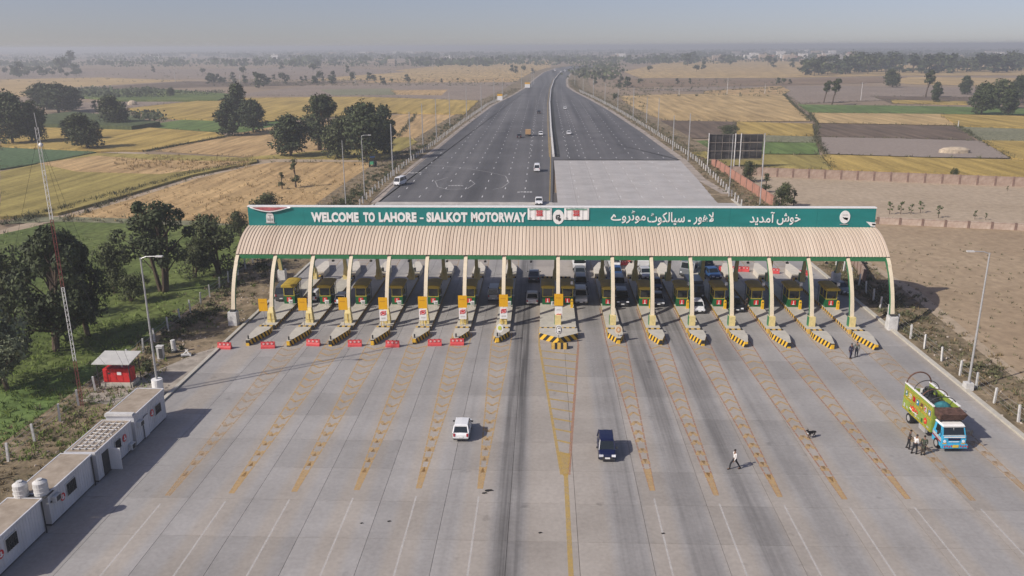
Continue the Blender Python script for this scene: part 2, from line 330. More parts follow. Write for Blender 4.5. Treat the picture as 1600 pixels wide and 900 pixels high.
def fieldmat(name, c1, c2, scale=.08, bump=.12, rows=None, amp=1.25):
    """field surface: broad patches, fine crop grain and drilled rows"""
    if name in MATS: return MATS[name]
    mt = bpy.data.materials.new(name); mt.use_nodes = True; n = mt.node_tree; L = n.links.new; b = n.nodes['Principled BSDF']; b.inputs['Roughness'].default_value = .95; b.inputs['Specular IOR Level'].default_value = .1
    pos = n.nodes.new('ShaderNodeNewGeometry').outputs['Position']
    n1 = n.nodes.new('ShaderNodeTexNoise'); n1.inputs['Scale'].default_value = scale*.45; n1.inputs['Detail'].default_value = 9; n1.inputs['Roughness'].default_value = .68; L(pos, n1.inputs['Vector'])
    mp = n.nodes.new('ShaderNodeMapping'); ang, per = rows or (0, 0); mp.inputs['Rotation'].default_value = (0, 0, ang); mp.inputs['Scale'].default_value = (1, .08 if rows else .7, 1); L(pos, mp.inputs[0])
    n2 = n.nodes.new('ShaderNodeTexNoise'); n2.inputs['Scale'].default_value = 1/per if rows else .8; n2.inputs['Detail'].default_value = 5; L(mp.outputs[0], n2.inputs['Vector'])
    n3 = n.nodes.new('ShaderNodeTexNoise'); n3.inputs['Scale'].default_value = 1.3; n3.inputs['Detail'].default_value = 5; L(pos, n3.inputs['Vector'])
    rp = n.nodes.new('ShaderNodeValToRGB'); L(n1.outputs[0], rp.inputs[0]); rp.color_ramp.elements[0].position = .33; rp.color_ramp.elements[1].position = .67
    rp.color_ramp.elements[0].color = (*c1, 1); rp.color_ramp.elements[1].color = (*c2, 1)
    m2 = n.nodes.new('ShaderNodeMapRange'); L(n2.outputs[0], m2.inputs[0]); m2.inputs[1].default_value = .3; m2.inputs[2].default_value = .7; m2.inputs[3].default_value = 1-.28*amp; m2.inputs[4].default_value = 1+.25*amp
    m3 = n.nodes.new('ShaderNodeMapRange'); L(n3.outputs[0], m3.inputs[0]); m3.inputs[1].default_value = .3; m3.inputs[2].default_value = .7; n3.inputs['Roughness'].default_value = .7
    m3.inputs[3].default_value = 1-.22*amp; m3.inputs[4].default_value = 1+.2*amp
    k = mth(n, 'MULTIPLY', m2.outputs[0], m3.outputs[0])
    v = n.nodes.new('ShaderNodeVectorMath'); v.operation = 'SCALE'; L(rp.outputs[0], v.inputs[0]); L(k, v.inputs['Scale']); L(v.outputs[0], b.inputs['Base Color'])
    bn = n.nodes.new('ShaderNodeBump'); bn.inputs['Distance'].default_value = bump; L(n3.outputs[0], bn.inputs['Height']); L(bn.outputs[0], b.inputs['Normal'])
    MATS[name] = mt; return mt

FM = dict(
 rice=fieldmat('ripe_rice', (.33, .235, .07), (.42, .30, .095), .05, .15, (R(25), 3.5)),
 olive=fieldmat('olive_rice', (.25, .205, .065), (.34, .27, .09), .05, .15, (R(20), 3)),
 tan=fieldmat('harvested_rice', (.37, .245, .115), (.48, .33, .16), .07, .12, (R(60), 2.2)),
 tan2=fieldmat('pale_stubble', (.38, .265, .12), (.46, .33, .16), .04, .12, (R(5), 3.5)),
 green=fieldmat('green_meadow', (.06, .095, .025), (.15, .175, .055), .05, .12),
 bright=fieldmat('bright_green_crop', (.09, .14, .04), (.14, .19, .06), .08, .12, (R(10), 2.5)),
 tealg=fieldmat('blue_green_crop', (.075, .12, .055), (.11, .16, .08), .05, .1),
 cane=fieldmat('sugar_cane', (.07, .09, .04), (.115, .135, .06), .12, .6),
 fallow=fieldmat('mauve_fallow', (.225, .175, .135), (.29, .23, .18), .05, .08),
 grey=fieldmat('grey_fallow', (.25, .205, .17), (.29, .24, .20), .03, .02, None, .35),
 dark=fieldmat('dark_ploughed_earth', (.12, .09, .065), (.17, .125, .09), .06, .15, (R(80), 3)),
 brown=fieldmat('brown_scrub_ground', (.19, .13, .085), (.27, .19, .12), .05, .2),
 sand=fieldmat('sandy_bare_earth', (.35, .275, .19), (.42, .335, .24), .08, .02, None, .5),
 pale=fieldmat('grey_green_crop', (.17, .17, .10), (.23, .22, .14), .06, .1),
 lot=fieldmat('bare_brown_earth', (.30, .22, .14), (.38, .29, .19), .08, .03, None, .55),
 verge=fieldmat('weedy_verge_soil', (.13, .105, .06), (.30, .23, .15), .35, .15))
FZ = [0]
EDGES = []
def field(name, kind, pts, h=None):
    """a plot from its corners; standing crops get real height"""
    h = h if h is not None else dict(rice=.55, olive=.6, cane=2.2, tealg=.3).get(kind, 0)
    FZ[0] += 1; z = -.43+.0065*(FZ[0] % 60)
    zt = z+h
    P = [G(x, y, zt) for x, y in pts]
    EDGES.extend((P[i], P[(i+1) % len(P)]) for i in range(len(P)) if name != 'dirt_track' and min(pts[i][1], pts[(i+1) % len(pts)][1]) > 140)
    # subdivide the border and let it wander a little, as bunds do
    Q = []
    for i in range(len(P)):
        a = Vector(P[i]); b = Vector(P[(i+1) % len(P)]); n = max(1, min(8, int((b-a).length/12)))
        for k in range(n):
            p = a.lerp(b, k/n); q = min(1.2, (b-a).length*.01)
            if k: p = p+Vector((noise.noise(Vector((p.x*.05, p.y*.05, 1)))*q, noise.noise(Vector((p.x*.05, p.y*.05, 9)))*q))
            Q.append((p.x, p.y))
    mb = MB()
    if h: mb.prism(Q, -.44, zt)
    else: mb.sheet(Q, zt)
    return struct(name, mb, FM[kind])

# ---- left side plots (far to near)
field('stubble_field', 'tan2', [(480, 126), (600, 112), (740, 97), (865, 94), (856, 112), (845, 124), (700, 124)])
field('harvested_field', 'tan', [(600, 124), (845, 122), (838, 128), (560, 129)])
field('fallow_field', 'fallow', [(0, 112), (300, 108), (520, 104), (640, 112), (470, 124), (150, 122), (0, 124)])
field('pale_field', 'tan2', [(0, 124), (160, 121), (290, 126), (120, 136), (0, 140)])
field('fallow_field', 'dark', [(290, 127), (560, 128), (470, 134), (330, 136), (200, 140), (120, 138)])
field('rice_field', 'tan2', [(0, 139), (60, 137), (60, 150), (0, 152)])
field('fallow_field', 'fallow', [(350, 150), (480, 134), (840, 128), (825, 142), (745, 158), (560, 150)])
field('green_plot', 'pale', [(500, 140), (610, 138), (640, 148), (520, 149)])
field('harvested_field', 'tan', [(610, 141), (700, 140), (690, 149), (620, 148)])
field('cane_field', 'green', [(110, 139), (260, 139), (380, 148), (340, 156), (190, 156), (115, 150)], 1.2)
field('fallow_field', 'fallow', [(120, 161), (190, 156), (345, 152), (200, 169), (165, 178), (110, 172)])
field('rice_field', 'rice', [(200, 169), (350, 153), (560, 151), (748, 157), (726, 178), (620, 176), (480, 184), (410, 190), (250, 184)])
field('cane_field', 'cane', [(45, 181), (115, 174), (165, 179), (250, 190), (205, 197), (60, 193)])
field('rice_field', 'rice', [(0, 193), (60, 192), (215, 198), (340, 207), (352, 212), (228, 234), (150, 236), (0, 228)])
field('bright_green_field', 'bright', [(214, 197), (300, 185), (345, 186), (450, 188), (440, 206), (345, 207), (232, 199)])
field('harvested_field', 'tan', [(240, 236), (350, 213), (440, 195), (640, 178), (728, 178), (705, 204), (655, 222), (630, 250), (590, 262), (430, 248), (300, 240)])
field('olive_rice_field', 'olive', [(540, 232), (600, 216), (640, 214), (652, 222), (600, 250), (560, 248), (380, 246)], .4)
field('blue_green_field', 'tealg', [(0, 230), (150, 237), (70, 253), (0, 264)])
field('olive_rice_field', 'olive', [(0, 268), (60, 256), (150, 239), (290, 242), (398, 247), (402, 252), (300, 273), (200, 303), (90, 333), (0, 338)])
field('stubble_field', 'tan', [(60, 255), (150, 243), (240, 250), (395, 252), (330, 262), (250, 272), (120, 268)], .62)
field('dirt_track', 'sand', [(0, 360), (90, 335), (205, 304), (300, 275), (400, 252), (430, 248), (600, 250), (600, 253), (432, 253), (402, 257), (303, 280), (205, 311), (92, 344), (0, 368)])
field('dirt_track', 'sand', [(0, 227), (80, 231), (162, 235), (230, 239), (225, 241), (150, 238), (70, 234), (0, 230)])
field('harvested_field', 'tan', [(92, 344), (205, 311), (303, 280), (402, 257), (432, 253), (610, 256), (600, 278), (560, 310), (470, 330), (385, 350), (300, 353), (180, 346)])
field('green_meadow', 'green', [(0, 366), (95, 345), (300, 352), (385, 350), (425, 400), (360, 450), (230, 555), (120, 655), (0, 740), (-200, 820), (-300, 400)])
field('bright_green_field', 'bright', [(0, 610), (80, 590), (160, 560), (200, 570), (110, 650), (0, 735), (-150, 800), (-100, 620)], .12)
field('pale_track', 'pale', [(0, 350), (40, 338), (160, 340), (300, 345), (385, 352), (300, 352), (95, 346)])
# ---- right side plots
field('stubble_field', 'tan2', [(975, 112), (1040, 97), (1130, 95), (1290, 92), (1430, 95), (1600, 103), (1700, 106), (1700, 124), (1600, 118), (1420, 118), (1200, 122), (1000, 122)])
field('stubble_field', 'tan2', [(1040, 93), (1150, 86), (1400, 84), (1700, 90), (1700, 101), (1600, 101), (1290, 91), (1130, 94)])
field('brown_field', 'brown', [(960, 124), (1200, 124), (1420, 120), (1420, 128), (1180, 134), (960, 136)])
field('rice_field', 'tan2', [(1420, 120), (1600, 122), (1700, 126), (1700, 140), (1600, 135), (1430, 132), (1380, 128)])
field('fallow_field', 'fallow', [(980, 140), (1100, 136), (1280, 134), (1600, 138), (1700, 150), (1600, 152), (1400, 156), (1250, 162), (1225, 147)])
field('harvested_field', 'tan', [(1100, 142), (1220, 134), (1235, 142), (1222, 150), (1100, 150)])
field('dark_field', 'dark', [(1360, 150), (1600, 152), (1600, 164), (1395, 162)])
field('stubble_field', 'tan2', [(968, 150), (1050, 147), (1222, 147), (1240, 163), (1268, 189), (1150, 190), (1040, 188), (985, 170)])
field('bright_green_field', 'bright', [(1246, 163), (1400, 165), (1700, 170), (1700, 182), (1480, 178), (1265, 176)])
field('olive_rice_field', 'rice', [(1392, 156), (1510, 158), (1512, 163), (1395, 161)], .2)
field('stubble_field', 'tan2', [(1265, 176), (1470, 178), (1497, 196), (1276, 192)])
field('rice_field', 'rice', [(1470, 178), (1600, 181), (1700, 184), (1700, 202), (1600, 199), (1497, 196)])
field('dark_field', 'dark', [(1010, 188), (1150, 190), (1150, 210), (1100, 216), (1055, 215)])
field('striped_rice_field', 'rice', [(1151, 190), (1270, 193), (1272, 211), (1151, 209)], .3)
field('dark_field', 'dark', [(1276, 193), (1492, 197), (1525, 219), (1400, 216), (1276, 214)])
field('grey_green_field', 'pale', [(1492, 197), (1600, 200), (1700, 203), (1700, 222), (1530, 219)])
field('green_plot', 'pale', [(1188, 211), (1273, 213), (1275, 223), (1188, 221)])
field('bright_green_field', 'bright', [(1188, 222), (1275, 223), (1280, 241), (1188, 240)])
field('bright_green_field', 'bright', [(1062, 221), (1106, 219), (1106, 236), (1075, 237)])
field('grey_fallow_field', 'grey', [(1276, 214), (1400, 216), (1535, 220), (1585, 247), (1440, 245), (1290, 240)])
field('rice_field', 'rice', [(1535, 219), (1700, 222), (1700, 258), (1583, 247)], .4)
field('olive_rice_field', 'olive', [(1078, 238), (1105, 236), (1188, 241), (1282, 242), (1300, 264), (1135, 258)], .2)
field('rice_field', 'rice', [(1285, 241), (1440, 246), (1585, 249), (1700, 256), (1700, 290), (1600, 276), (1302, 264)], .4)
field('sandy_lot', 'sand', [(1140, 270), (1250, 273), (1600, 290), (1800, 300), (1800, 375), (1600, 355), (1370, 343), (1215, 340)])
field('bare_lot', 'lot', [(1215, 335), (1370, 345), (1600, 356), (1900, 376), (2300, 640), (1900, 900), (1640, 690), (1560, 610), (1440, 490), (1290, 395)])
field('dirt_track', 'sand', [(1290, 392), (1330, 405), (1430, 470), (1500, 530), (1600, 610), (1700, 690), (1720, 690), (1610, 598), (1515, 520), (1440, 458), (1340, 398), (1300, 388)])
# ---- verges beside the road
def world_sheet(name, pts, z, mt): return struct(name, MB().sheet(pts, z), mt)
LE = [G(*p) for p in [(585, 322), (610, 296), (650, 260), (690, 228), (730, 195), (770, 165), (800, 150), (820, 138), (838, 122), (850, 113), (870, 106), (900, 102), (935, 98)]]
RE = [G(*p) for p in [(1125, 322), (1090, 280), (1062, 250), (1000, 205), (950, 172), (920, 155), (896, 143), (885, 135), (884, 125), (890, 115), (908, 108), (935, 103), (960, 100)]]
LV = [(x-14-(3 if i > 5 else 0), y) for i, (x, y) in enumerate(LE)]
RV = [(x+13+i*1.2, y) for i, (x, y) in enumerate(RE)]
world_sheet('left_verge', [(-38, 0), (-50, 0), (-48.5, 120), (-52, 170)]+LV+LE[::-1]+[(-38.2, 150)], -.06, FM['verge'])
world_sheet('right_verge', [(43, 0), (52, 0), (51, 90), (53, 120), (53, 170)]+RV+RE[::-1]+[(42, 150)], -.055, FM['verge'])

# ---- motorway
MED = [G(*p) for p in [(863, 322), (865, 245), (861, 200), (859, 160), (861, 140), (866, 125), (876, 113), (897, 104.5), (935, 100.5)]]
world_sheet('left_carriageway', [(-38.2, 187)]+LE[:12]+[(MED[7][0], MED[7][1])]+MED[:7][::-1]+[(2.1, 187)], -.02, M_ASPH)
world_sheet('right_carriageway', [(3.4, 262)]+MED[1:8]+RE[:12][::-1][:-2]+[(43.2, 262)], -.026, M_ASPH)
world_sheet('left_shoulder', [(-39.9, 187)]+[(x-1.8, y) for x, y in LE[:11]]+LE[:11][::-1]+[(-38.2, 187)], -.03, mat('pale_shoulder', (.33, .28, .23), .9, .25, .3, space='world'))
world_sheet('right_shoulder', [(45.6, 200)]+[(x+2.2, y) for x, y in RE[1:10]]+[(x-.3, y) for x, y in RE[1:10]][::-1]+[(43.2, 200)], -.035, MATS['pale_shoulder'])
def interp(line, y):
    for (x0, y0), (x1, y1) in zip(line, line[1:]):
        if y0 <= y <= y1: return x0+(x1-x0)*(y-y0)/(y1-y0)
    return line[-1][0] if y > line[-1][1] else line[0][0]

# ---- toll plaza paving: every slab its own piece near the camera
plaza = struct('toll_plaza_pavement', MB().box((2.7, 107, -.25), (84, 190, .1)), mat('joint_filler', (.09, .08, .07), .9))
SW, SL = 5.125, 5.2
sl = MB().box((0, 0, -.1), (SW-.03, SL-.03, .2)).build('slab', M_CONC, plaza)
sl.location = (-38.3+SW/2, 42+SL/2, 0); first = True
for r in range(18):
    for c in range(16):
        if first: first = False; continue
        o = sl.copy(); COL.objects.link(o); o.location = (-38.3+SW*(c+.5), 42+SL*(r+.5), 0)
far = MB()
for r in list(range(-9, 0))+list(range(18, 44)):
    for c in range(16):
        cx, cy = -38.3+SW*(c+.5), 42+SL*(r+.5)
        if cy > 187 and cx < 3.3: continue
        if cy > 262: continue
        x1 = min(cx+SW/2, interp(RE, cy) if cy > 190 else 99)-.015; x0 = cx-SW/2+.015
        if cy > 187 and x0 < 3.35: x0 = 3.4
        if x1-x0 < .3: continue
        far.box(((x0+x1)/2, cy, -.1), (x1-x0, SL-.03, .2))
tag(far.build('slab_field', M_CONC, plaza), kind='stuff')
far = MB().box((2.7, 108, -.11), (.01, .01, .01))
# kerb edges
kb = MB(); kb.box((-38.55, 110, .02), (.4, 150, .3)); struct('left_kerb', kb, curb)
kb = MB(); kb.box((43.98, 112, .03), (.5, 160, .32)); struct('right_kerb', kb, curb)
ap = MB().sheet([(-47, 76), (-38.8, 74), (-38.8, 92), (-40.5, 90), (-43, 84), (-47, 81)], -.04); struct('concrete_apron', ap, mat('apron_concrete', (.32, .28, .23), .9, .25, .8, space='world'))

# ================================================================== ROAD MARKINGS
def quad_line(mb, a, b, w, z, mi=0):
    a, b = Vector(a), Vector(b); d = (b-a).normalized(); n = Vector((-d.y, d.x))*w/2
    mb.add([(*(a+n), z), (*(b+n), z), (*(b-n), z), (*(a-n), z)], [(3, 2, 1, 0)], mi)
NOSEY = {-7: 92.3, -6: 92.1, -5: 92.4, -4: 92.8, -3: 93.3, -2: 93.6, -1: 94.0, 0: 93.6, 1: 94.1, 2: 93.7, 3: 93.6, 4: 93.2, 5: 93.0, 6: 92.8, 7: 92.6}
for i in range(-6, 8):
    if i == 0: continue
    cx = gx(i); y0 = NOSEY[i]+.3; y1 = {-6: 57.9, -5: 58.4, -4: 58.8, -3: 59.2, -2: 59.6, -1: 59.7, 1: 59.8, 2: 59.2, 3: 59.1, 4: 58.9, 5: 59.1, 6: 59, 7: 59}[i]
    mb = MB(); faint = i in (-6, 6, 7)
    wid = lambda y: .16+1.02*(y-y1)/(y0-y1)
    for s in (-1, 1):
        # the edge lines are painted as short strokes
        y = y0+3.5
        while y > y1+.1:
            yb = max(y1, y-1.2); quad_line(mb, (cx+s*wid(min(y, y0)), y), (cx+s*wid(min(yb, y0)), yb), .15, .004, 0 if (i < 0) else 1); y -= 1.32
        if i > 0 and s < 0: quad_line(mb, (cx-1.12, y0+3.5), (cx-1.12, 108), .12, .004, 1)
        if i < 0 and s < 0 and i > -6: quad_line(mb, (cx-1.12, y0+3.5), (cx-1.12, 99), .10, .004, 1)
    y = y0-1.2; v = -1 if i < 0 else 1
    while y > y1+3:
        wd = wid(y)-.08; j = rnd.uniform(-.15, .15)
        for s in (-1, 1): quad_line(mb, (cx+s*wd, y-v*.42+j), (cx, y+v*.42+j), .28 if wd > .5 else .38, .005, 0)
        y -= 1.88*(1+rnd.uniform(-.05, .05))
    mb.sheet([(cx-.3, y1+3.6), (cx+.3, y1+3.6), (cx+.2, y1), (cx-.2, y1)], .0045, 0)
    side = 'left' if i < 0 else 'right'
    struct('chevron_hatching', mb, [P_ORF if faint else P_OR, P_ORF if faint else (P_OR if i < 0 else P_RED)])
    mb = MB(); quad_line(mb, (cx-.02, y1-1.2), (cx, 42), .14, .004); struct('lane_line', mb, P_WH)
mb = MB(); cx = X0
for s in (-1, 1): quad_line(mb, (cx+s*2.35, 99.5), (cx+s*2.35, 93.6), .2, .004, 0 if s < 0 else 1); quad_line(mb, (cx+s*2.35, 93.6), (cx+s*.3, 62.2), .26, .004, 0 if s < 0 else 1)
y = 91.5
while y > 66:
    wd = .3+2.05*(y-62.2)/31.4-.12; quad_line(mb, (cx-wd, y), (cx+wd, y-.38*wd*1.2-.3), .30, .005); y -= 2.3
mb.sheet([(cx-.55, 66), (cx+.55, 66), (cx+.25, 62), (cx-.2, 62)], .0045); quad_line(mb, (cx+.05, 62.4), (cx+.05, 30), .36, .004)
struct('centre_hatching', mb, [P_YE, P_RED])
# exit side hatching and lane lines beyond the canopy
mb = MB()
for i in range(-7, 8):
    if i == 0: continue
    for s in (-1, 1): quad_line(mb, (gx(i)+s*1.1, 128), (gx(i)+s*.3, 165), .14, .004)
    y = 131
    while y < 160: wd = 1.1-.8*(y-128)/37; quad_line(mb, (gx(i)-wd, y), (gx(i)+wd, y+.5), .2, .005); y += 2.6
struct('exit_hatching', mb, P_ORF)
mb = MB()
for i in range(-7, 8):
    if i == 0: continue
    y = 170
    while y < 700:
        x = gx(i)+(.5 if i < 0 else -.5)
        L0, L1 = interp(LE, y)+2.5, interp(RE, y)-2.5
        if L0 < x < L1 and (y < 560): 
            if not (y < 262 and x > 3 and y < 186) : quad_line(mb, (x, y), (x, y+2.6), .22, .012 if (y < 262) else -.008)
        y += 12.0
for off in (-7.4, -3.7, 4.6, 8.3):                        # running lanes beside the median
    y = 270
    while y < 1380:
        x = interp(MED, y)+off; x2 = interp(MED, y+3)+off
        quad_line(mb, (x, y), (x2, y+3.2), .2, -.008); y += 15
tag(struct('dashed_lane_lines', mb, P_WHF), kind='structure')
mb = MB()                                                  # yellow gore and edge lines by the median
quad_line(mb, (1.6, 190), (2.4, 262), .25, .006); quad_line(mb, (2.4, 262), (2.7, 330), .25, .006)
for a, b in zip(MED[1:6], MED[2:7]): quad_line(mb, (a[0]-1.3, a[1]), (b[0]-1.3, b[1]), .3, -.006)
struct('yellow_edge_line', mb, P_YE)
# chalk-white arcs and worn blocks on the asphalt
mb = MB()
for (px, py, w_, h_) in [(712, 290, 3.2, 1.2), (645, 270, 4, 1.5), (930, 205, 4, .9), (782, 205, 3.5, 1.2), (1010, 288, 5, 1.6), (820, 300, 3, 2)]:
    x, y = G(px, py)
    for k in range(5): a = rnd.uniform(-.3, .3); mb.box((x+w_*(k/4-.5), y+a, .008 if not (px > 870 and py > 245) else .02), (w_/5, h_*rnd.uniform(.5, 1), .004))
def arc_px(pts):
    for a, b in zip(pts, pts[1:]): quad_line(mb, G(*a), G(*b), .24, -.004)
arc_px([(647, 258), (690, 259), (730, 263), (765, 269), (790, 275), (795, 285), (785, 293), (770, 296)])
arc_px([(700, 277), (680, 283), (684, 292), (700, 296), (730, 295), (742, 287), (735, 281)])
struct('tyre_scuff_marks', mb, P_WH)
st_ = MB().sheet([(-38.2, 184.5), (2.2, 184.5), (2.2, 188), (-38.2, 188)], .006); struct('pale_concrete_strip', st_, mat('pale_strip_concrete', (.45, .42, .37), .85, .15, .5, space='world'))

# median barrier with a low dark strip on its right
mb = MB(); mb2 = MB()
pts = MED[1:]
for a, b in zip(pts, pts[1:]):
    a = Vector(a); b = Vector(b); d = (b-a); n = max(1, int(d.length/40))
    for k in range(n):
        p = a+d*(k/n); q = a+d*((k+1)/n)
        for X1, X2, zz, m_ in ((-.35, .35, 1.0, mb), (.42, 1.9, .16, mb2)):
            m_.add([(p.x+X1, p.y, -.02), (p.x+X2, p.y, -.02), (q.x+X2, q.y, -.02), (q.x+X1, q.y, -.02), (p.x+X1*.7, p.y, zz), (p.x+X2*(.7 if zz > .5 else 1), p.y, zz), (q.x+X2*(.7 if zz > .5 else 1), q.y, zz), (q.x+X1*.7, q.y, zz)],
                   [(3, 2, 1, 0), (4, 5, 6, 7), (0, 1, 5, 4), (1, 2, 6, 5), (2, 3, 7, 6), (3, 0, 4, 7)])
tag(mb.build('median_barrier', whited), 'long pale concrete barrier between the two motorway carriageways', 'barrier')
tag(mb2.build('median_strip', mat('dark_median_surface', (.035, .035, .028), .95, .4, .5)), kind='structure')

# ================================================================== CANOPY
CY = 110.7
ARC = [(10.65, .0), (10.5, 1.0), (10.2, 2.2), (9.8, 3.7), (9.2, 5.2), (8.4, 6.6), (7.6, 7.55), (6.8, 8.3), (6.0, 8.95), (4.9, 9.7), (3.7, 10.3), (2.4, 10.7), (1.1, 10.9), (0, 10.95)]
def arc_pts(n=44, lo=-10.7, hi=10.7, off=0.):
    xs = [-a for a, _ in ARC]+[a for a, _ in ARC[::-1][1:]]; zs = [z for _, z in ARC]+[z for _, z in ARC[::-1][1:]]
    # sample by arc length through a Catmull spline
    P = [Vector((x, z)) for x, z in zip(xs, zs)]; out = []
    for i in range(len(P)-1):
        p0 = P[max(i-1, 0)]; p1 = P[i]; p2 = P[i+1]; p3 = P[min(i+2, len(P)-1)]
        for k in range(4):
            t = k/4; out.append(.5*((2*p1)+(p2-p0)*t+(2*p0-5*p1+4*p2-p3)*t*t+(3*p1-p0-3*p2+p3)*t**3))
    out.append(P[-1]); res = []
    for i, p in enumerate(out):
        if not (lo-.01 <= p.x <= hi+.01): continue
        t = (out[min(i+1, len(out)-1)]-out[max(i-1, 0)]).normalized(); nrm = Vector((-t.y, t.x)); q = p+nrm*off; res.append((q.x, q.y, nrm.x, nrm.y))
    return res
colX = {i: gx(i) for i in range(-7, 8)}; colX[-8] = -39.95; colX[8] = 43.99
can = thing('toll_plaza_canopy', 'long curved canopy of beige ribbed sheet on arched cream ribs over the toll lanes', 'canopy', (X0, CY, 0))
rp_ = arc_pts(lo=-6.95, hi=6.95, off=.24)
for i in range(-8, 8):
    xa, xb = colX[i], colX[i+1]
    if i == -8: xa -= .25
    if i == 7: xb += .25
    mb = MB(); n = max(1, round((xb-xa)/.455)); dx = (xb-xa)/n
    xs = []
    for k in range(n):
        b0 = xa+k*dx; xs += [(b0, 0), (b0+dx*.10, 0), (b0+dx*.24, .07), (b0+dx*.88, .07)]
    xs.append((xb, 0)); V = []
    for (y, z, ny, nz) in rp_:
        for (x, h) in xs: V.append((x, CY+y+ny*h, z+nz*h))
    W = len(xs); fs = []; mi = []
    for a in range(len(rp_)-1):
        for k in range(W-1): fs.append((a*W+k, a*W+k+1, (a+1)*W+k+1, (a+1)*W+k)); mi.append(1 if k % 4 == 0 else 0)
    mb.v = V; mb.f = fs; mb.mi = mi
    # lining under the sheet
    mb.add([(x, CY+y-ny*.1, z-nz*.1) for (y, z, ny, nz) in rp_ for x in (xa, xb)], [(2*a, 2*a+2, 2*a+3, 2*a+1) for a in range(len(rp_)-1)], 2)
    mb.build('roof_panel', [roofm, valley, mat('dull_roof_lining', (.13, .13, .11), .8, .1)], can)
for i in range(-8, 9):                                    # arched ribs, cream outside, green flanks
    x = colX[i]; mb = MB(); A = arc_pts(); wd = .23; dp = .42
    lo = 2.0 if abs(i) == 8 else 1.0
    A = [a for a in A if a[1] > lo-.3 or abs(a[0]) < 5]
    V = []
    for (y, z, ny, nz) in A:
        k = 1 if z > 4 else 1+.25*(4-z)/4
        up = .12 if abs(i) == 8 and z > 7.5 else .0
        V += [(x-wd*k, CY+y+ny*up, z+nz*up), (x+wd*k, CY+y+ny*up, z+nz*up), (x+wd*k, CY+y-ny*dp, z-nz*dp), (x-wd*k, CY+y-ny*dp, z-nz*dp)]
    n = len(A)
    for a in range(n-1):
        for k in range(4): mb.f.append((a*4+k, (a+1)*4+k, (a+1)*4+(k+1) % 4, a*4+(k+1) % 4)); mb.mi.append((0, 1, 2, 1)[k])
    mb.v = V; mb.f += [(3, 2, 1, 0), (4*n-4, 4*n-3, 4*n-2, 4*n-1)]; mb.mi += [1, 1]
    rib = mb.build('arch_rib', [cream, greenp, pedm], can, fixn=True)
    for s in (-1, 1):
        mb = MB(); yf = CY+s*10.4
        if abs(i) == 8:
            mb.box((x, yf, .85), (1.15, 1.1, 1.8), 0, taper=.94); mb.box((x, yf, 1.85), (.62, .6, .22), 1); m_ = [whited, darkm]
        elif i < 0 or (s > 0 and i < 3):
            mb.box((x, yf-s*.05, .62), (.95, .8, .5), 0)
            mb.loft([[(x-.47, yf-.4, .85), (x+.47, yf-.4, .85), (x+.47, yf+.4, .85), (x-.47, yf+.4, .85)], [(x-.4, yf-.36, 1.7), (x+.4, yf-.36, 1.7), (x+.4, yf+.36, 1.7), (x-.4, yf+.36, 1.7)], [(x-.25, yf-.27-s*.25, 2.3), (x+.25, yf-.27-s*.25, 2.3), (x+.25, yf+.27-s*.25, 2.3), (x-.25, yf+.27-s*.25, 2.3)]], 0)
            mb.box((x, yf-.42, 1.1), (.05, .05, 1.1), 1); m_ = [pedm, yellowp]
        else:
            mb.box((x, yf, .95), (.78, .78, 1.3), 0); mb.box((x-.41, yf+.05, .95), (.06, .7, 1.28), 1); m_ = [pedm, greenp]
        mb.build('pedestal', m_, can)
for i in range(-8, 8):
    xa, xb = colX[i]+.25, colX[i+1]-.25
    for s in (-1, 1): MB().box(((xa+xb)/2, CY+s*6.86, 8.2), (xb-xa, .16, .56)).build('edge_beam', greenp, can)
mb = MB()
for yy, zz in ((-4.2, 9.6), (0, 10.5), (4.2, 9.6), (-2.2, 10.3), (2.2, 10.3), (-5.7, 8.7), (5.7, 8.7)): mb.box((2.1, CY+yy, zz), (81.5, .14, .16))
mb.build('purlins', cream, can)
for i in range(-8, 8):                                     # lamp over each lane, under the roof
    x = (colX[i]+colX[i+1])/2
    mb = MB(); mb.box((x, CY-6.5, 7.55), (.3, .35, .18)); mb.cyl((x, CY-6.5, 7.6), .03, 1, 6); mb.build('lane_lamp', darkm, can)

# ================================================================== WELCOME SIGN
SY = 109.3
sign = thing('welcome_sign', 'long teal sign board with white English and Urdu lettering along the canopy top', 'sign', (2, SY, 10.9))
def at_s(px, py): return YP(px, py, SY)
xa = at_s(388, 338)[0]; xb = at_s(1368, 340)[0]; zt = 13.72; zb = 11.05
MB().box(((xa+xb)/2, SY+.35, (zt+zb)/2), (xb-xa, .66, zt-zb)).build('board', teal, sign)
nseg = 22; dxs = (xb-xa)/nseg
for k in range(nseg):
    MB().box((xa+dxs*(k+.5), SY, (zt+zb)/2), (dxs-.02, .03, zt-zb-.04)).build('face_sheet', teal, sign)
MB().box(((xa+xb)/2, SY+.35, zt+.06), (xb-xa+.1, .8, .14)).build('top_cap', whitep, sign)
for k in range(34):
    x = xa+1+k*(xb-xa-2)/33; mb = MB(); mb.tube([(x, SY+.3, 10.75), (x, SY+.3, 11.2), (x, SY+.72, 13.3), (x, SY+3, 10.9)], .06, 5); mb.build('bracket', darkm, sign)
MB().box(((xa+xb)/2, SY+.2, 10.99), (xb-xa, .25, .12)).build('bottom_rail', darkm, sign)
def lettering(body, pxa, pxb, pya, pyb, off=.0):
    a = at_s(pxa, (pya+pyb)/2)[0]; b = at_s(pxb, (pya+pyb)/2)[0]; pm = (pxa+pxb)/2
    return text_fit('lettering', body, a, b, at_s(pm, pyb)[1], at_s(pm, pya)[1], SY-.02, whitep, sign, off, .06)
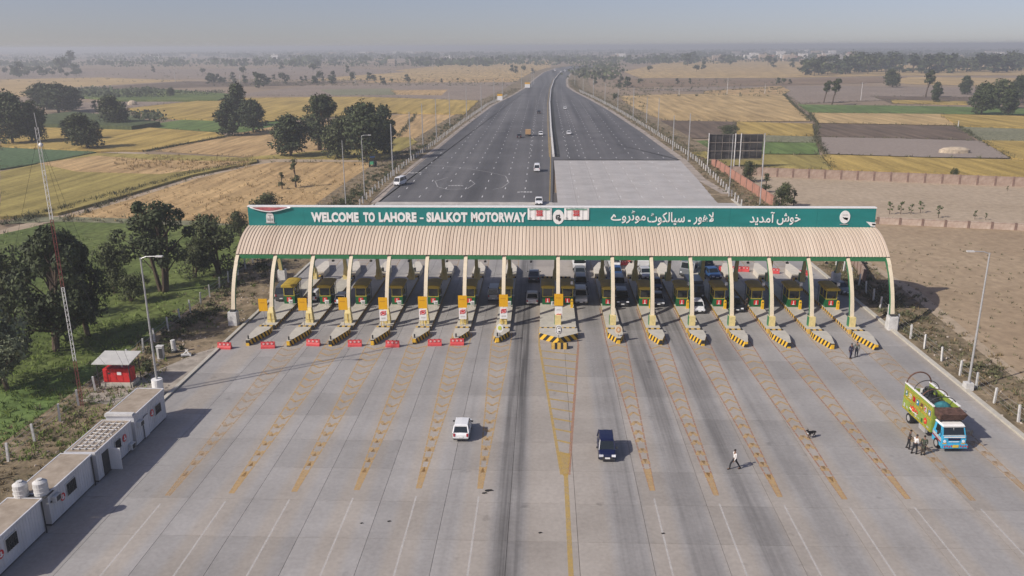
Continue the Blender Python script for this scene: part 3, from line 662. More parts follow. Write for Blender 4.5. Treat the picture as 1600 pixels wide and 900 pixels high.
for body, a, b in (('WELCOME', 486.5, 560.5), ('TO', 568, 586), ('LAHORE', 592, 651), ('-', 656.5, 662), ('SIALKOT', 666.5, 730.5), ('MOTORWAY', 736, 822.5)):
    if body == '-': MB().box((at_s(659, 341)[0], SY-.05, at_s(659, 341)[1]), (.5, .06, .2)).build('lettering', whitep, sign)
    else: lettering(body, a, b, 331.5, 347, .055)
lettering('\uFEA7\uFEEE\uFEB5'[::-1], 1214, 1250.5, 333, 351.5, .012)
lettering('\uFE81\uFEE3\uFEAA\uFBFE\uFEAA'[::-1], 1171.5, 1210, 331, 351.5, .012)
lettering('\uFEFB\uFEEB\uFEEE\uFEAD'[::-1], 1084, 1115, 331.5, 351, .012)
MB().box((at_s(1077, 345)[0], SY-.05, at_s(1077, 345)[1]), (.35, .06, .25)).build('lettering', whitep, sign)
lettering('\uFEB3\uFEF4\uFE8E\uFEDF\uFB91\uFEEE\uFB66'[::-1], 1011.5, 1070, 331.5, 352, .012)
lettering('\uFEE3\uFEEE\uFB68\uFEAE\uFEED\uFBAE'[::-1], 954.5, 1009, 328.5, 349, .012)
# oval emblems
greyp = mat('grey_emblem', (.32, .33, .31), .6, .2, 3)
def oval(px, py, w_, h_, mark):
    x, z = at_s(px, py); o = MB().disc((x, SY-.08, z), w_, h_, .07, 24).build('oval_emblem', whitep, sign); mb = MB()
    if mark == 'c':
        for k in range(9): mb.box((x+rnd.uniform(-.38, .38)*w_, SY-.1, z+rnd.uniform(-.5, .5)*h_), (rnd.uniform(.06, .22), .03, rnd.uniform(.08, .35)))
        mb.box((x+.1, SY-.1, z-.1), (.12, .03, .9)); mb.box((x-.12, SY-.11, z+.25), (.4, .03, .12)); mt_ = darkm
    else:
        mb.add([(x-.35, SY-.1, z-.02), (x+.42, SY-.1, z-.1), (x+.35, SY-.1, z-.45), (x-.05, SY-.1, z-.3)], [(3, 2, 1, 0), (0, 1, 2, 3)])
        mb.box((x, SY-.1, z+.3), (.7, .03, .06)); mb.box((x-.05, SY-.1, z-.98), (1.1, .03, .1)); mt_ = greyp
    mb.build('emblem_mark', mt_, o)
oval(872.5, 339, .76, .98, 'c'); oval(1320, 339, .68, .86, 't')
x, z = at_s(422, 340)
mb = MB(); mb.disc((x, SY-.08, z+.15), .52, .62, .06, 16); mb.box((x, SY-.06, z-.28), (1.04, .06, .75)); o = mb.build('left_emblem', whited, sign)
mb = MB(); mb.box((x, SY-.12, z-.12), (.07, .03, .7)); mb.box((x, SY-.12, z+.35), (.5, .03, .06)); mb.box((x-.25, SY-.12, z-.25), (.2, .03, .3)); mb.box((x+.25, SY-.12, z-.25), (.2, .03, .3)); mb.box((x, SY-.1, z-.72), (1.3, .03, .08)); mb.build('emblem_mark', greyp, o)
# vinyl banners tied over the board
for k, (p0, p1) in enumerate(((824.5, 862.5), (881.5, 920.5))):
    xa_, za_ = at_s(p0, 343); xb_, zb_ = at_s(p1, 325)
    t = thing('banner', ('white banner with red print tied on the sign left of the centre oval', 'white banner with red print tied on the sign right of the centre oval')[k], 'banner', (xa_, SY-.1, za_), 'banners on the welcome sign')
    mb = MB(); N = 14; V = []
    for q in range(N+1):
        x = xa_+(xb_-xa_)*q/N; y = SY-.14-.03*math.sin(q*2.1); V += [(x, y, za_+.02*math.sin(q*1.7)), (x, y, zb_-.06*math.sin(math.pi*q/N))]
    mb.add(V, [(2*q, 2*q+2, 2*q+3, 2*q+1) for q in range(N)]); mb.add([(x_, y_+.03, z_) for x_, y_, z_ in V], [(2*q+1, 2*q+3, 2*q+2, 2*q) for q in range(N)]); mb.build('cloth', whitep, t)
    cx = (xa_+xb_)/2-.05; zc = za_+(zb_-za_)*.6
    mb = MB()
    for r_ in range(3):
        for c_ in range(3): mb.box((cx+(c_-1)*.28, SY-.2, zc+(r_-1)*.24), (.22 if (r_+c_) % 2 else .26, .03, .15))
    mb.box((cx, SY-.19, zc-.4), (.9, .02, .06)); mb.box((cx, SY-.19, zc+.42), (.9, .02, .06)); mb.build('red_print', redp, t)
    MB().box((cx, SY-.2, zb_-.16), (xb_-xa_-.5, .02, .14)).build('green_print', mat('dull_green_print', (.12, .3, .2), .7), t)
    MB().box((xa_+.3, SY-.2, za_+.25), (.25, .02, .14)).build('grey_print', greyp, t)
# torn banner at the left end, torn end cloth at the right end
xa_, z1_ = at_s(391, 323); xb_, z2_ = at_s(455, 331)
t = thing('torn_banner', 'sagging torn white and red banner at the left end of the sign', 'banner', (xa_, SY, z2_))
mb = MB(); V = []
for q in range(13):
    f = q/12; x = xa_+(xb_-xa_)*f; sag = math.sin(math.pi*min(1, f*1.05))*.55; V += [(x, SY-.25-.1*math.sin(q), z1_+.05), (x, SY-.3, z1_+.05-.15-sag)]
mb.add(V, [(2*q, 2*q+1, 2*q+3, 2*q+2) for q in range(12)]); mb.build('cloth', whitep, t)
mb = MB(); V2 = [(x, y-.03, z-.06 if k % 2 == 0 else z+.16) for k, (x, y, z) in enumerate(V)]
mb.add(V2, [(2*q, 2*q+1, 2*q+3, 2*q+2) for q in range(1, 11)]); mb.build('red_band', mat('faded_red_cloth', (.35, .10, .10), .8), t)
xr, zr = at_s(1363, 350)
t = thing('torn_cloth', 'small torn white and red cloth at the right end of the sign', 'cloth', (xr, SY, zr))
MB().add([(xr-.9, SY-.1, zr+.35), (xr+.4, SY-.15, zr+.2), (xr+.35, SY-.12, zr-.35), (xr-.2, SY-.1, zr-.3)], [(3, 2, 1, 0), (0, 1, 2, 3)]).build('cloth', whitep, t)
MB().add([(xr-.1, SY-.2, zr+.1), (xr+.38, SY-.2, zr+.05), (xr+.3, SY-.2, zr-.1), (xr-.1, SY-.2, zr-.1)], [(3, 2, 1, 0), (0, 1, 2, 3)]).build('red_band', MATS['faded_red_cloth'], t)

# ================================================================== LANE ISLANDS
def side_word(i):
    if i == 0: return 'wide central'
    s = 'left' if i < 0 else 'right'; return f'{ORD[abs(i)-1]} {s}-hand'
def nose_poly(hw, yb, yt, tip, fl=0.):
    d = yt-yb                                             # signed length
    return [(-hw, yb), (hw, yb), (hw*.98, yb+d*.35), (tip+.2, yt), (tip-.2, yt), (-hw*.98, yb+d*(.62 if tip < 0 else .35))]
for i in range(-7, 8):
    cx = gx(i); hw = 2.3 if i == 0 else .92; z = .38
    isl = thing('lane_island', f'{side_word(i)} concrete lane island from the centre, with striped nose block', 'lane island', (cx, 108, 0), 'concrete islands between the toll lanes')
    MB().prism([(cx-hw, 98.7), (cx+hw, 98.7), (cx+hw, 121.8), (cx-hw, 121.8)], -.05, z, 0, 1).build('platform', [curb, stripeK], isl)
    bar = MB(); bar.box((cx, 98.35, .28), (hw*2+.1, .4, .5)); bar.build('cross_bar', stripeX, isl)
    ny = NOSEY[i]; tip = -.45 if i < 0 else .25 if i > 0 else 0
    if i == 0: pl = [(cx-2.35, 97.4), (cx+2.35, 97.4), (cx+2.35, 95.6), (cx, 93.8), (cx-2.35, 95.6)]
    else:
        pl = [(cx-hw, 97.4), (cx+hw, 97.4), (cx+hw, 96.4 if i < 0 else 95.4), (cx+tip+.18, ny), (cx+tip-.18, ny), (cx-hw, 94.6 if i < 0 else 96.2)]
    MB().prism(pl, -.05, .72 if i else .8, 0, 1).build('nose_block', [curb, stripeY], isl)
    # tail block on the exit side
    e_ = .35 if i >= 0 else -.35; pl = [(cx-hw, 123.2), (cx+hw, 123.2), (cx+hw, 126.6), (cx+e_+.3, 130), (cx+e_-.3, 130), (cx-hw, 126.6)]
    if i: MB().prism(pl, -.05, .85, 0, 0).build('tail_block', mat('cream_block_paint', (.58, .53, .44), .75, .08, 1.5), isl)
    MB().box((cx, 122.3, .28), (hw*2, .35, .5)).build('cross_bar', stripeX, isl)
    if i < 0: MB().cyl((cx+tip, ny+.45, .7), .1, .45, 8).build('reflector_stub', darkm, isl)
# striped crash block in front of the central island
x, y = G(876, 546)
t = thing('crash_block', 'low black and yellow striped block in front of the central island', 'barrier', (x, y+.4, 0))
MB().box((x-.1, y+.45, .27), (2.0, .8, .55), bevel if False else 0).build('block', stripeX, t)
# oval discs standing on three noses
def disc_sign(px, py, top, label, w_, h_, kind):
    x, y = G(px, py, .7); s = pxm(px, py)
    t = thing('round_sign', label, 'sign', (x, y, .7), 'oval discs on posts at the island noses')
    zc = .7+(py-top)/(s*.96)-h_
    MB().tube([(x, y+.06, .65), (x, y+.06, zc)], .04, 6).build('post', darkm, t)
    MB().disc((x, y, zc), w_, h_, .06, 22).build('disc', whitep if kind != 'o' else cream, t)
    if kind == 'm':
        MB().disc((x, y-.03, zc), w_*.84, h_*.84, .02, 20).build('ring', darkm, t)
        MB().disc((x, y-.05, zc), w_*.7, h_*.72, .02, 20).build('inner_disc', whitep, t)
        mb = MB(); V = [(x+.05+w_*.45*math.cos(a), y-.07, zc+h_*.5*math.sin(a)) for a in [k*.33-2.4 for k in range(16)]]+[(x+.14+w_*.3*math.cos(a), y-.07, zc+.05+h_*.34*math.sin(a)) for a in [k*.33-2.4 for k in range(16)][::-1]]
        mb.add(V, [(k, k+1, 30-k, 31-k) for k in range(15)]+[(31-k, 30-k, k+1, k) for k in range(15)]); mb.build('crescent', mat('dark_green', (.01, .06, .03), .6), t)
    elif kind == 'y':
        MB().disc((x, y-.03, zc+.05), w_*.55, h_*.5, .02, 16).build('emblem', mat('lime_print', (.5, .55, .08), .6), t)
    else:
        MB().disc((x, y-.03, zc), w_*.6, h_*.6, .02, 16).build('emblem', mat('peach_print', (.55, .28, .12), .6), t)
        MB().disc((x, y-.05, zc), w_*.3, h_*.35, .02, 12).build('emblem_core', cream, t)
disc_sign(781, 526, 506.5, 'white oval disc with lime print on the nose left of the central island', .42, .55, 'y')
disc_sign(873, 530, 508, 'white oval disc with dark crescent on the wide central island nose', .42, .62, 'm')
disc_sign(966, 526, 508, 'cream oval disc with orange ring on the nose right of the central island', .48, .60, 'o')

# amber boards and white notices on the left half
def board(i, px, top, bot, pybase, white):
    s = pxm(px, pybase); x, y = G(px, pybase, .4)
    z1 = .4+(pybase-bot)/(s*.965); z2 = .4+(pybase-top)/(s*.965)
    t = thing('lane_board', f'amber board on a thin post at the {side_word(i)} island' if i else 'amber board above the wide central island', 'sign', (x, y, .4), 'amber boards in front of the canopy columns')
    MB().tube([(x, y+.1, .38), (x, y+.1, z2)], .045, 6).build('post', galv, t)
    MB().box((x, y, (z1+z2)/2), (1.12, .1, z2-z1)).build('panel', orange, t)
    mb = MB(); mb.box((x-.05, y-.06, z2-.5), (.62, .02, .06)); mb.build('print', mat('brown_print', (.42, .2, .02), .6), t)
    if white:
        w1, w0 = white; za = .4+(pybase-w1)/(s*.965); zb_ = .4+(pybase-w0)/(s*.965)
        q = thing('notice_board', (f'white notice with red print below the amber board of the {side_word(i)} island' if i else 'white notice with red print at its foot on the wide central island'), 'notice', (x, y, .4), 'white notice boards below the amber boards')
        MB().box((x, y-.12, (za+zb_)/2), (.95, .06, zb_-za)).build('panel', whitep, q)
        mb = MB(); zc = zb_-.45 if i else za+.4
        mb.tube([(x+.33*math.cos(a), y-.17, zc+.24*math.sin(a)) for a in [k*math.pi/6 for k in range(13)]], .05, 5); mb.box((x, y-.17, zc), (.34, .03, .2)); mb.box((x-.3, y-.17, zc-.25), (.12, .03, .1)); mb.box((x+.3, y-.17, zc+.25), (.12, .03, .1)); mb.build('red_print', redp, q)
        MB().box((x, y-.16, (za+zb_)/2-.35 if i else zb_-.4), (.55, .02, .22)).build('grey_print', whited, q)
        mb = MB(); [mb.box((x+sx*.3, y-.12, (za+.38)/2), (.06, .06, za-.38)) for sx in (-1, 1)]; mb.build('legs', yellowp, q)
board(-7, 414, 467, 486, 510, None); board(-6, 475.5, 466, 485, 511, None); board(-5, 538, 465, 484, 510.5, None)
board(-4, 600, 465, 483, 509, (501, 483.5)); board(-3, 661.5, 463.5, 481.5, 508.5, (500, 482)); board(-2, 723.5, 462, 480.5, 507.5, (498, 481))
board(-1, 787, 460.5, 479, 506.5, (497.5, 480)); board(0, 872.5, 459.5, 477.5, 505, (497.5, 478.5))

# ================================================================== TOLL BOOTHS
def make_booth():
    t = thing('toll_booth', '', 'toll booth', (0, 0, 0), 'yellow roofed toll booths under the canopy')
    w_, d_ = 1.5, 2.6
    MB().box((0, d_/2, .55), (w_, d_, 1.1)).build('base_wall', mat('booth_green', (.012, .11, .035), .45, .12, 2), t, local=True)
    mb = MB()
    for x in (-w_/2+.05, w_/2-.05):
        for y in (.05, d_*.5, d_-.05): mb.box((x, y, 1.7), (.1, .1, 1.25))
    mb.box((0, .04, 1.14), (w_+.04, .1, .1)); mb.box((0, .04, 2.3), (w_+.04, .1, .1))
    for s in (-1, 1): mb.box((s*(w_/2-.03), d_/2, 1.14), (.1, d_-.1, .09)); mb.box((s*(w_/2-.03), d_/2, 2.3), (.1, d_-.1, .09))
    mb.build('window_frame', mat('booth_yellow', (.38, .32, .05), .5, .1, 2), t, local=True)
    MB().box((0, .06, 1.72), (w_-.2, .03, 1.05)).build('front_window', glass, t, local=True)
    for s in (-1, 1): MB().box((s*(w_/2-.06), d_/2, 1.72), (.03, d_-.2, 1.05)).build('side_window', glass, t, local=True)
    MB().box((0, d_-.06, 1.72), (w_-.2, .03, 1.05)).build('rear_window', glass, t, local=True)
    # roof: a shallow barrel that overhangs all round
    prof = [(-.95, 2.42), (-.95, 2.62), (-.6, 2.74), (0, 2.78), (.6, 2.74), (.95, 2.62), (.95, 2.42)]
    rings = [[(x, y, z+e) for x, z in prof] for y, e in ((-.38, 0), (-.3, .05), (d_+.5, .12), (d_+.58, .05))]
    MB().loft(rings).build('roof', mat('booth_roof_yellow', (.40, .28, .035), .55, .12, 1.5), t, local=True)
    mb = MB()
    for x in (-.8, .8): mb.tube([(x, d_+.4, 0), (x, d_+.4, 2.5)], .04, 6)
    mb.build('rear_posts', darkm, t, local=True)
    p = MB().box((-.02, -.04, .62), (.62, .05, .62)).build('red_plate', redp, t, local=True)
    mb = MB(); mb.box((-.02, -.08, .55), (.1, .03, .34)); mb.disc((-.02, -.08, .8), .07, .07, .03, 8); mb.box((-.02, -.08, .38), (.3, .03, .08)); mb.build('white_figure', whitep, p, local=True)
    mb = MB(); mb.box((w_/2+.18, .7, 1.2), (.4, .6, .06)); mb.box((w_/2+.1, 1.8, 2.0), (.2, .5, .35)); mb.build('counter', galv, t, local=True)
    return t
booth = make_booth(); used = False
BL = []
for i in list(range(-7, 0))+['a', 'b']+list(range(1, 8)):
    if i == 'a': x, lab = X0-1.25, 'toll booth on the left of the pair standing on the central island'
    elif i == 'b': x, lab = X0+1.45, 'toll booth on the right of the pair standing on the central island'
    else: x, lab = gx(i), f'green and yellow toll booth on the {side_word(i)} island' + (' with a sunlit roof' if i == -7 else '')
    rz = 0 if isinstance(i, str) else 0
    if not used: booth.location = (x, 108.1, .38); booth['label'] = lab; used = True; o = booth
    else: o = copy_tree(booth, (x, 108.1 if not isinstance(i, str) else 108.5, .38), rz, lab)
    BL.append(x)
# white stands on the left islands, bollards and poles on the right ones
for i in range(-7, 1):
    x = gx(i)+.45 if i else X0-.55
    t = thing('ticket_stand', f'small white ticket stand before the booth of the {side_word(i)} island' if i else 'small white ticket stand between the two central booths', 'stand', (x, 107.3, .38), 'white ticket stands before the booths')
    MB().box((x, 107.3, .95), (.5, .35, .4)).build('box', whitep, t); mb = MB(); [mb.tube([(x+a, 107.3, .38), (x+a, 107.3, .8)], .035, 5) for a in (-.18, .18)]; mb.build('legs', whited, t)
    MB().box((x, 107.1, .97), (.3, .03, .22)).build('face', greyp, t)
proto = None
for i in range(0, 8):
    x = gx(i)+.62 if i else X0+2.0
    lab = f'yellow bollard beside the booth of the {side_word(i)} island' if i else 'yellow bollard right of the central pair of booths'
    if proto is None:
        proto = thing('bollard', lab, 'bollard', (x, 107.2, .38), 'yellow bollards beside the booths')
        MB().loft([[(sx*a, sy*b, z) for sx, sy in ((-1, -1), (1, -1), (1, 1), (-1, 1))] for a, b, z in ((.17, .15, 0), (.16, .14, 1.0), (.1, .12, 1.2))]).build('post', mat('bollard_yellow', (.72, .42, .02), .5), proto, local=True)
        MB().box((0, -.15, .95), (.2, .02, .12)).build('reflector', darkm, proto, local=True)
    else: copy_tree(proto, (x, 107.2, .38), None, lab)
proto = None
for i in (0, 2, 3, 4, 5, 6, 7):
    x = gx(i)+.85 if i else X0+1.95; lab = f'tall white pole with a round camera box on the {side_word(i)} island' if i else 'tall white pole with a camera box beside the central booths'
    if proto is None:
        proto = thing('camera_pole', lab, 'pole', (x, 108.6, .38), 'white camera poles beside the booths')
        MB().tube([(0, 0, 0), (.05, .15, 3.1)], .05, 7).build('pole', whitep, proto, local=True)
        mb = MB(); mb.box((.06, 0, 3.1), (.34, .3, .4)); mb.disc((.06, -.2, 3.1), .13, .13, .06, 10); mb.build('camera_box', whitep, proto, local=True)
        MB().box((.05, .9, 1.1), (.06, 1.6, .06)).build('arm', whited, proto, local=True)
    else: copy_tree(proto, (x, 108.6, .38), None, lab)
proto = None
for i in range(-6, 0):
    lab = f'thin exit signal post with dark box on the {side_word(i)} island tail'; x = gx(i)+.15
    if proto is None:
        proto = thing('signal_post', lab, 'signal post', (x, 123.4, .8), 'exit signal posts behind the booths')
        MB().tube([(0, 0, 0), (0, 0, 2.6)], .05, 7).build('pole', whited, proto, local=True); MB().box((0, 0, .45), (.35, .3, .55)).build('control_box', darkm, proto, local=True)
        MB().box((.0, -.1, 2.5), (.28, .22, .5)).build('signal_head', darkm, proto, local=True)
    else: copy_tree(proto, (x, 123.4, .8), None, lab)

# red plastic barriers
def make_barrier():
    t = thing('road_barrier', '', 'barrier', (0, 0, 0), 'red plastic barriers closing the lanes')
    pr = [(-.28, 0), (.28, 0), (.25, .22), (.12, .42), (.1, .78), (-.1, .78), (-.12, .42), (-.25, .22)]
    MB().loft([[(x, y, z) for y, z in pr] for x in (-.82, -.78, .78, .82)]).build('body', redpl, t, local=True)
    mb = MB(); [mb.disc((a, -.16, .58), .13, .12, .05, 10) for a in (-.48, 0, .48)]; mb.build('reflectors', mat('pale_pink', (.7, .4, .38), .5), t, local=True)
    mb = MB(); [mb.cyl((a, 0, .76), .09, .06, 8) for a in (-.5, 0, .5)]; mb.build('fill_caps', mat('dark_red', (.3, .02, .02), .5), t, local=True)
    return t
bp = make_barrier(); rb = [(350, 546), (418, 545), (489, 541), (554, 542), (613, 543), (679, 541), (714, 540)]
where = ['by the left pavement edge', 'beside the outermost left island nose', 'between the first and second island noses from the left', 'between the second and third noses from the left', 'between the third and fourth noses from the left', 'right of the fourth nose from the left', 'before the second nose left of the centre']
for k, (px, py) in enumerate(rb):
    x, y = G(px, py); lab = 'red plastic barrier '+where[k]
    if k == 0: bp.location = (x, y+.28, 0); bp['label'] = lab; bp.rotation_euler = (0, 0, -.05)
    else: copy_tree(bp, (x, y+.28, 0), rnd.uniform(-.12, .12), lab)
for k, (px, py, w_) in enumerate([(977, 414, 'behind the first right-hand lane'), (1131, 423, 'left of the pair behind the fifth right-hand lane'), (1150, 424, 'in the pair behind the fifth right-hand lane, at its right'), (1162, 424, 'behind the sixth right-hand rib'), (1209, 427, 'behind the seventh right-hand lane'), (1257, 430, 'nearest the right verge'), (1240, 429, 'behind the sixth right-hand booth')]):
    x, y = G(px, py); copy_tree(bp, (x, y, 0), rnd.uniform(-.2, .2), 'red exit barrier '+w_)

# ================================================================== LAMP POSTS AND ROADSIDE POSTS
def lamp(px, py, tx, ty, arm, label, base='plain', cat='street lamp', group=None):
    x, y = G(px, py); s = pxm(px, py)
    h = 14.6 if py > 300 else min(15, max(11.5, (py-ty)/(s*.97)))
    t = thing('street_lamp', label, cat, (x, y, 0), group)
    MB().tube([(x, y, 0), (x, y, h*.5), (x, y, h)], [.13, .1, .07] if py > 300 else [.2, .17, .13], 8 if py > 300 else 5).build('pole', galv, t)
    if arm:
        MB().tube([(x, y, h-.1), (x+arm*.6, y, h+.12), (x+arm*1.7, y, h+.15)], .05 if py > 300 else .1, 6).build('arm', galv, t)
        MB().box((x+arm*1.9, y, h+.15), (.7, .3, .12)).build('lamp_head', whited, t)
    if base == 'drum': MB().cyl((x, y, 0), .55, 1.7 if py > 580 else 1.2, 16).build('base_drum', whitep, t)
    elif base == 'block': MB().box((x, y, .35), (.8, .8, .8)).build('base_block', whited, t)
lamp(248, 616, 219, 395, 1, 'tall street lamp with a white drum base behind the white cabins', 'drum')
lamp(1512, 608, 1556, 397, -1, 'tall street lamp on a pale block beside the painted truck', 'block')
LP = [(540.5, 321, 232, 0), (570, 309, 208, 1), (614, 275, 197, 0), (642, 251, 175, 0), (661, 229, 161, 0), (682, 215, 153, 0), (703, 197, 143, 0), (729, 182, 135, 0), (752, 175, 130, 0), (772, 161, 122, 0), (785, 157, 119, 0), (815, 140, 107, 0), (831, 136, 104, 0), (834, 132, 103, 0)]
for k, (px, py, ty, a) in enumerate(LP): lamp(px, py, px, ty, a, f'{ORD[k]} lamp post beyond the sign on the left verge', group='lamp posts on the left verge')
RP = [(1187, 323, 230, 0), (1139, 307, 207, 0), (1075, 251, 181, 0), (1051, 235, 183, 0), (1028, 205, 156, 0), (1010, 192, 159, 0), (989, 187, 133, 0), (965, 174, 141, 0), (945, 163, 132, 0), (927, 150, 129, 0), (911, 147, 129, 0), (898, 132, 110, 0)]
for k, (px, py, ty, a) in enumerate(RP): lamp(px, py, px, ty, a, f'{ORD[k]} lamp post beyond the sign on the right verge', group='lamp posts on the right verge')

def post_fence(name, label, line, step, hgt=1.75, w_=.2, wires=True, lean=.05):
    t = thing(name, label, 'fence', (line[0][0], line[0][1], 0)); base = None
    L = [Vector(p) for p in line]; P = []; carry = 0
    for a, b in zip(L, L[1:]):
        d = (b-a).length; q = carry
        while q < d: P.append(a+(b-a)*(q/d)); q += step
        carry = q-d
    for p in P:
        if base is None:
            base = MB().box((0, 0, hgt/2-.1), (w_, w_, hgt+.2), taper=.85).build('post', whited, t, local=True); o = base
        else: o = base.copy(); COL.objects.link(o); o.parent = t
        o.location = (p.x-t.location.x+rnd.uniform(-.1, .1), p.y-t.location.y+rnd.uniform(-.3, .3), rnd.uniform(-.1, .05)); o.rotation_euler = (rnd.uniform(-lean, lean), rnd.uniform(-lean, lean), rnd.uniform(0, .6))
    if wires:
        mb = MB()
        for a, b in zip(P, P[1:]):
            for z in (.5, 1.0, 1.5): mb.tube([(a.x, a.y, z), ((a.x+b.x)/2, (a.y+b.y)/2, z-.06), (b.x, b.y, z)], .012, 3, cap=False)
        mb.build('wires', galv, t)
post_fence('post_fence', 'wire fence on white concrete posts along the left field edge', [(-46.3, 52), (-46.5, 71.5), (-47.2, 91), (-47.8, 110), (-48.2, 130), (-48.5, 165)], 3.8)
post_fence('post_fence', 'wire fence on white concrete posts beside the bare brown lot', [(45.6, 62), (45.3, 77), (45.3, 90), (44.9, 99), (47, 118), (48.5, 140)], 3.9)
post_fence('post_fence', 'row of white posts along the left verge beyond the sign', [(x-3.4, y) for x, y in LE[:7]], 4.2, 1.6, .25)
post_fence('post_fence', 'row of white posts along the right verge beyond the sign', [(x+4.6, y) for x, y in RE[:7]], 4.2, 1.6, .25)

# ================================================================== WHITE CABINS ON THE LEFT
cabroof = mat('dusty_cabin_roof', (.26, .21, .155), .95, .35, .8, .02, col2=(.40, .335, .26))
cabw = mat('white_cabin_sheet', (.50, .50, .50), .6, .08, .6, .0, col2=(.62, .62, .63), stretch=(1, 1, .25))
fx = -36.4
cabs = [(72.1, 66.1, 2.95, 'white cabin farthest up the row with arched dark door outline'), (65.8, 59.8, 2.6, 'second white cabin with an open dark doorway and roof strips'), (59.5, 53.3, 2.6, 'third white cabin in the row next to the water tanks'), (52.6, 45.8, 2.6, 'nearest white cabin at the lower left corner of the plaza')]
for k, (y1, y0, h, lab) in enumerate(cabs):
    x1 = fx+rnd.uniform(-.1, .1)-.1*k; x0 = x1-2.5; ym = (y0+y1)/2
    t = thing('site_cabin', lab, 'cabin', ((x0+x1)/2, ym, 0), 'white portable cabins in a row')
    MB().box(((x0+x1)/2, ym, h/2+.12), (2.5, y1-y0, h-.1)).build('body', cabw, t)
    MB().box(((x0+x1)/2, ym, .09), (2.3, y1-y0-.2, .18)).build('skid', darkm, t)
    MB().box(((x0+x1)/2, ym, h+.1), (2.54, y1-y0+.02, .08)).build('roof', cabroof, t)
    mb = MB()
    n = int((y1-y0)/.32)
    for q in range(n+1): mb.box((x1+.012, y0+.05+q*(y1-y0-.1)/n, h/2+.1), (.024, .12, h-.35))
    mb.build('wall_ribs', cabw, t)
    mb = MB(); mb.box((x1+.03, ym, h+.08), (.1, y1-y0+.06, .16)); mb.box((x0-.03, ym, h+.08), (.1, y1-y0+.06, .16)); mb.box(((x0+x1)/2, y0-.03, h+.08), (2.6, .1, .18)); mb.box(((x0+x1)/2, y1+.03, h+.08), (2.6, .1, .18))
    mb.build('roof_rim', cabw, t)
    ac = MB().box((x1+.2, y0+.75, 2.0) if k != 1 else (x1+.2, y1-.6, .6), (.34, .75, .5)).build('air_conditioner', whited, t); MB().box((x1+.38, y0+.75, 2.0) if k != 1 else (x1+.38, y1-.6, .6), (.03, .5, .38)).build('fan_grille', darkm, ac)
    def win(yc, zc, w_, h_):
        f = MB().box((x1+.05, yc, zc), (.08, w_+.14, h_+.14)).build('window', whited, t)
        MB().box((x1+.1, yc, zc), (.03, w_, h_)).build('pane', glass, f)
        mb = MB(); [mb.box((x1+.13, yc+(q/5-.5)*w_, zc), (.03, .04, h_)) for q in range(6)]; mb.box((x1+.13, yc, zc), (.03, w_, .04)); mb.build('window_bars', darkm, f)
    def roundel(yc, zc, r_, dim=False):
        mb = MB(); N = 16; mb.add([(x1+.07, yc+r_*math.cos(2*math.pi*q/N), zc+r_*math.sin(2*math.pi*q/N)) for q in range(N)], [tuple(range(N))]); e = mb.build('roundel', redp, t)
        mb = MB(); mb.box((x1+.09, yc, zc), (.02, r_*.4, r_*1.2)); mb.box((x1+.092, yc, zc-.1), (.02, r_*1.1, r_*.25)); mb.build('roundel_mark', whitep, e)
    if k == 0:
        win(y1-1.6, 1.75, 1.0, .85); roundel(y1-2.75, 1.85, .34)
        MB().box((x1+.05, y0+1.9, 1.15), (.06, .95, 2.0)).build('door', cabw, t)
        mb = MB(); mb.tube([(x1+.09, y0+1.4, .15), (x1+.09, y0+1.4, 2.0), (x1+.09, y0+1.6, 2.2), (x1+.09, y0+2.2, 2.22), (x1+.09, y0+2.4, 2.15)], .035, 5); mb.build('door_outline', darkm, t)
        MB().box(((x0+x1)/2, y0+.1, h+.22), (2.5, .5, .2)).build('parapet', whited, t)
    elif k == 1:
        win(y1-2.6, 1.75, .8, .8); roundel(y1-1.4, 1.75, .34)
        f = MB().box((x1+.04, y0+1.35, 1.15), (.06, .95, 2.0)).build('doorway', darkm, t)
        MB().box((x1+.5, y0+2.0, 1.15), (.95, .06, 1.95)).build('door', whitep, t)
        mb = MB()
        for q in range(9): mb.tube([(x0+.2+rnd.uniform(0, .4), y0+.5+q*.6, h+.18), (x1-.2, y0+.4+q*.6+rnd.uniform(-.3, .3), h+.18)], .05, 5)
        for q in range(4): mb.tube([(x0+.4+q*.55, y0+.3, h+.22), (x0+.4+q*.55, y1-.4, h+.22)], .04, 5)
        mb.build('roof_strips', whited, t)
    else:
        win(y0+2.9, 1.7, 1.15, .95); roundel(y0+1.7, 1.5, .32)
        mb = MB(); mb.box((x1+.06, y0+.8, 1.9), (.03, 1.2, .12)); mb.build('dark_streak', darkm, t)
        MB().tube([(x1+.1, y1-.15, 0), (x1+.1, y1-.15, h)], .05, 6).build('drain_pipe', darkm, t)
for k, (x, y) in enumerate(((-38.4, 53.0), (-37.1, 53.35))):
    t = thing('water_tank', ('white water tank farther from the pavement, between the nearer two cabins', 'white water tank nearer the pavement, between the nearer two cabins')[k], 'water tank', (x, y, 2.65), 'white water tanks')
    mb = MB(); mb.cyl((x, y, 2.7), .5, 1.0, 18); mb.cyl((x, y, 3.7), .5, .15, 18, 0, .3); mb.build('tank', whited, t, smooth=False)
    MB().cyl((x, y, 3.85), .2, .1, 12).build('lid', whited, t)
    mb = MB(); [mb.tube([(x+.51*math.cos(a*.4), y+.51*math.sin(a*.4), z) for a in range(17)], .025, 4) for z in (3.0, 3.35)]; mb.build('hoops', whited, t)
    MB().box((x, y, 2.68), (1.2, 1.1, .08)).build('stand', darkm, t)

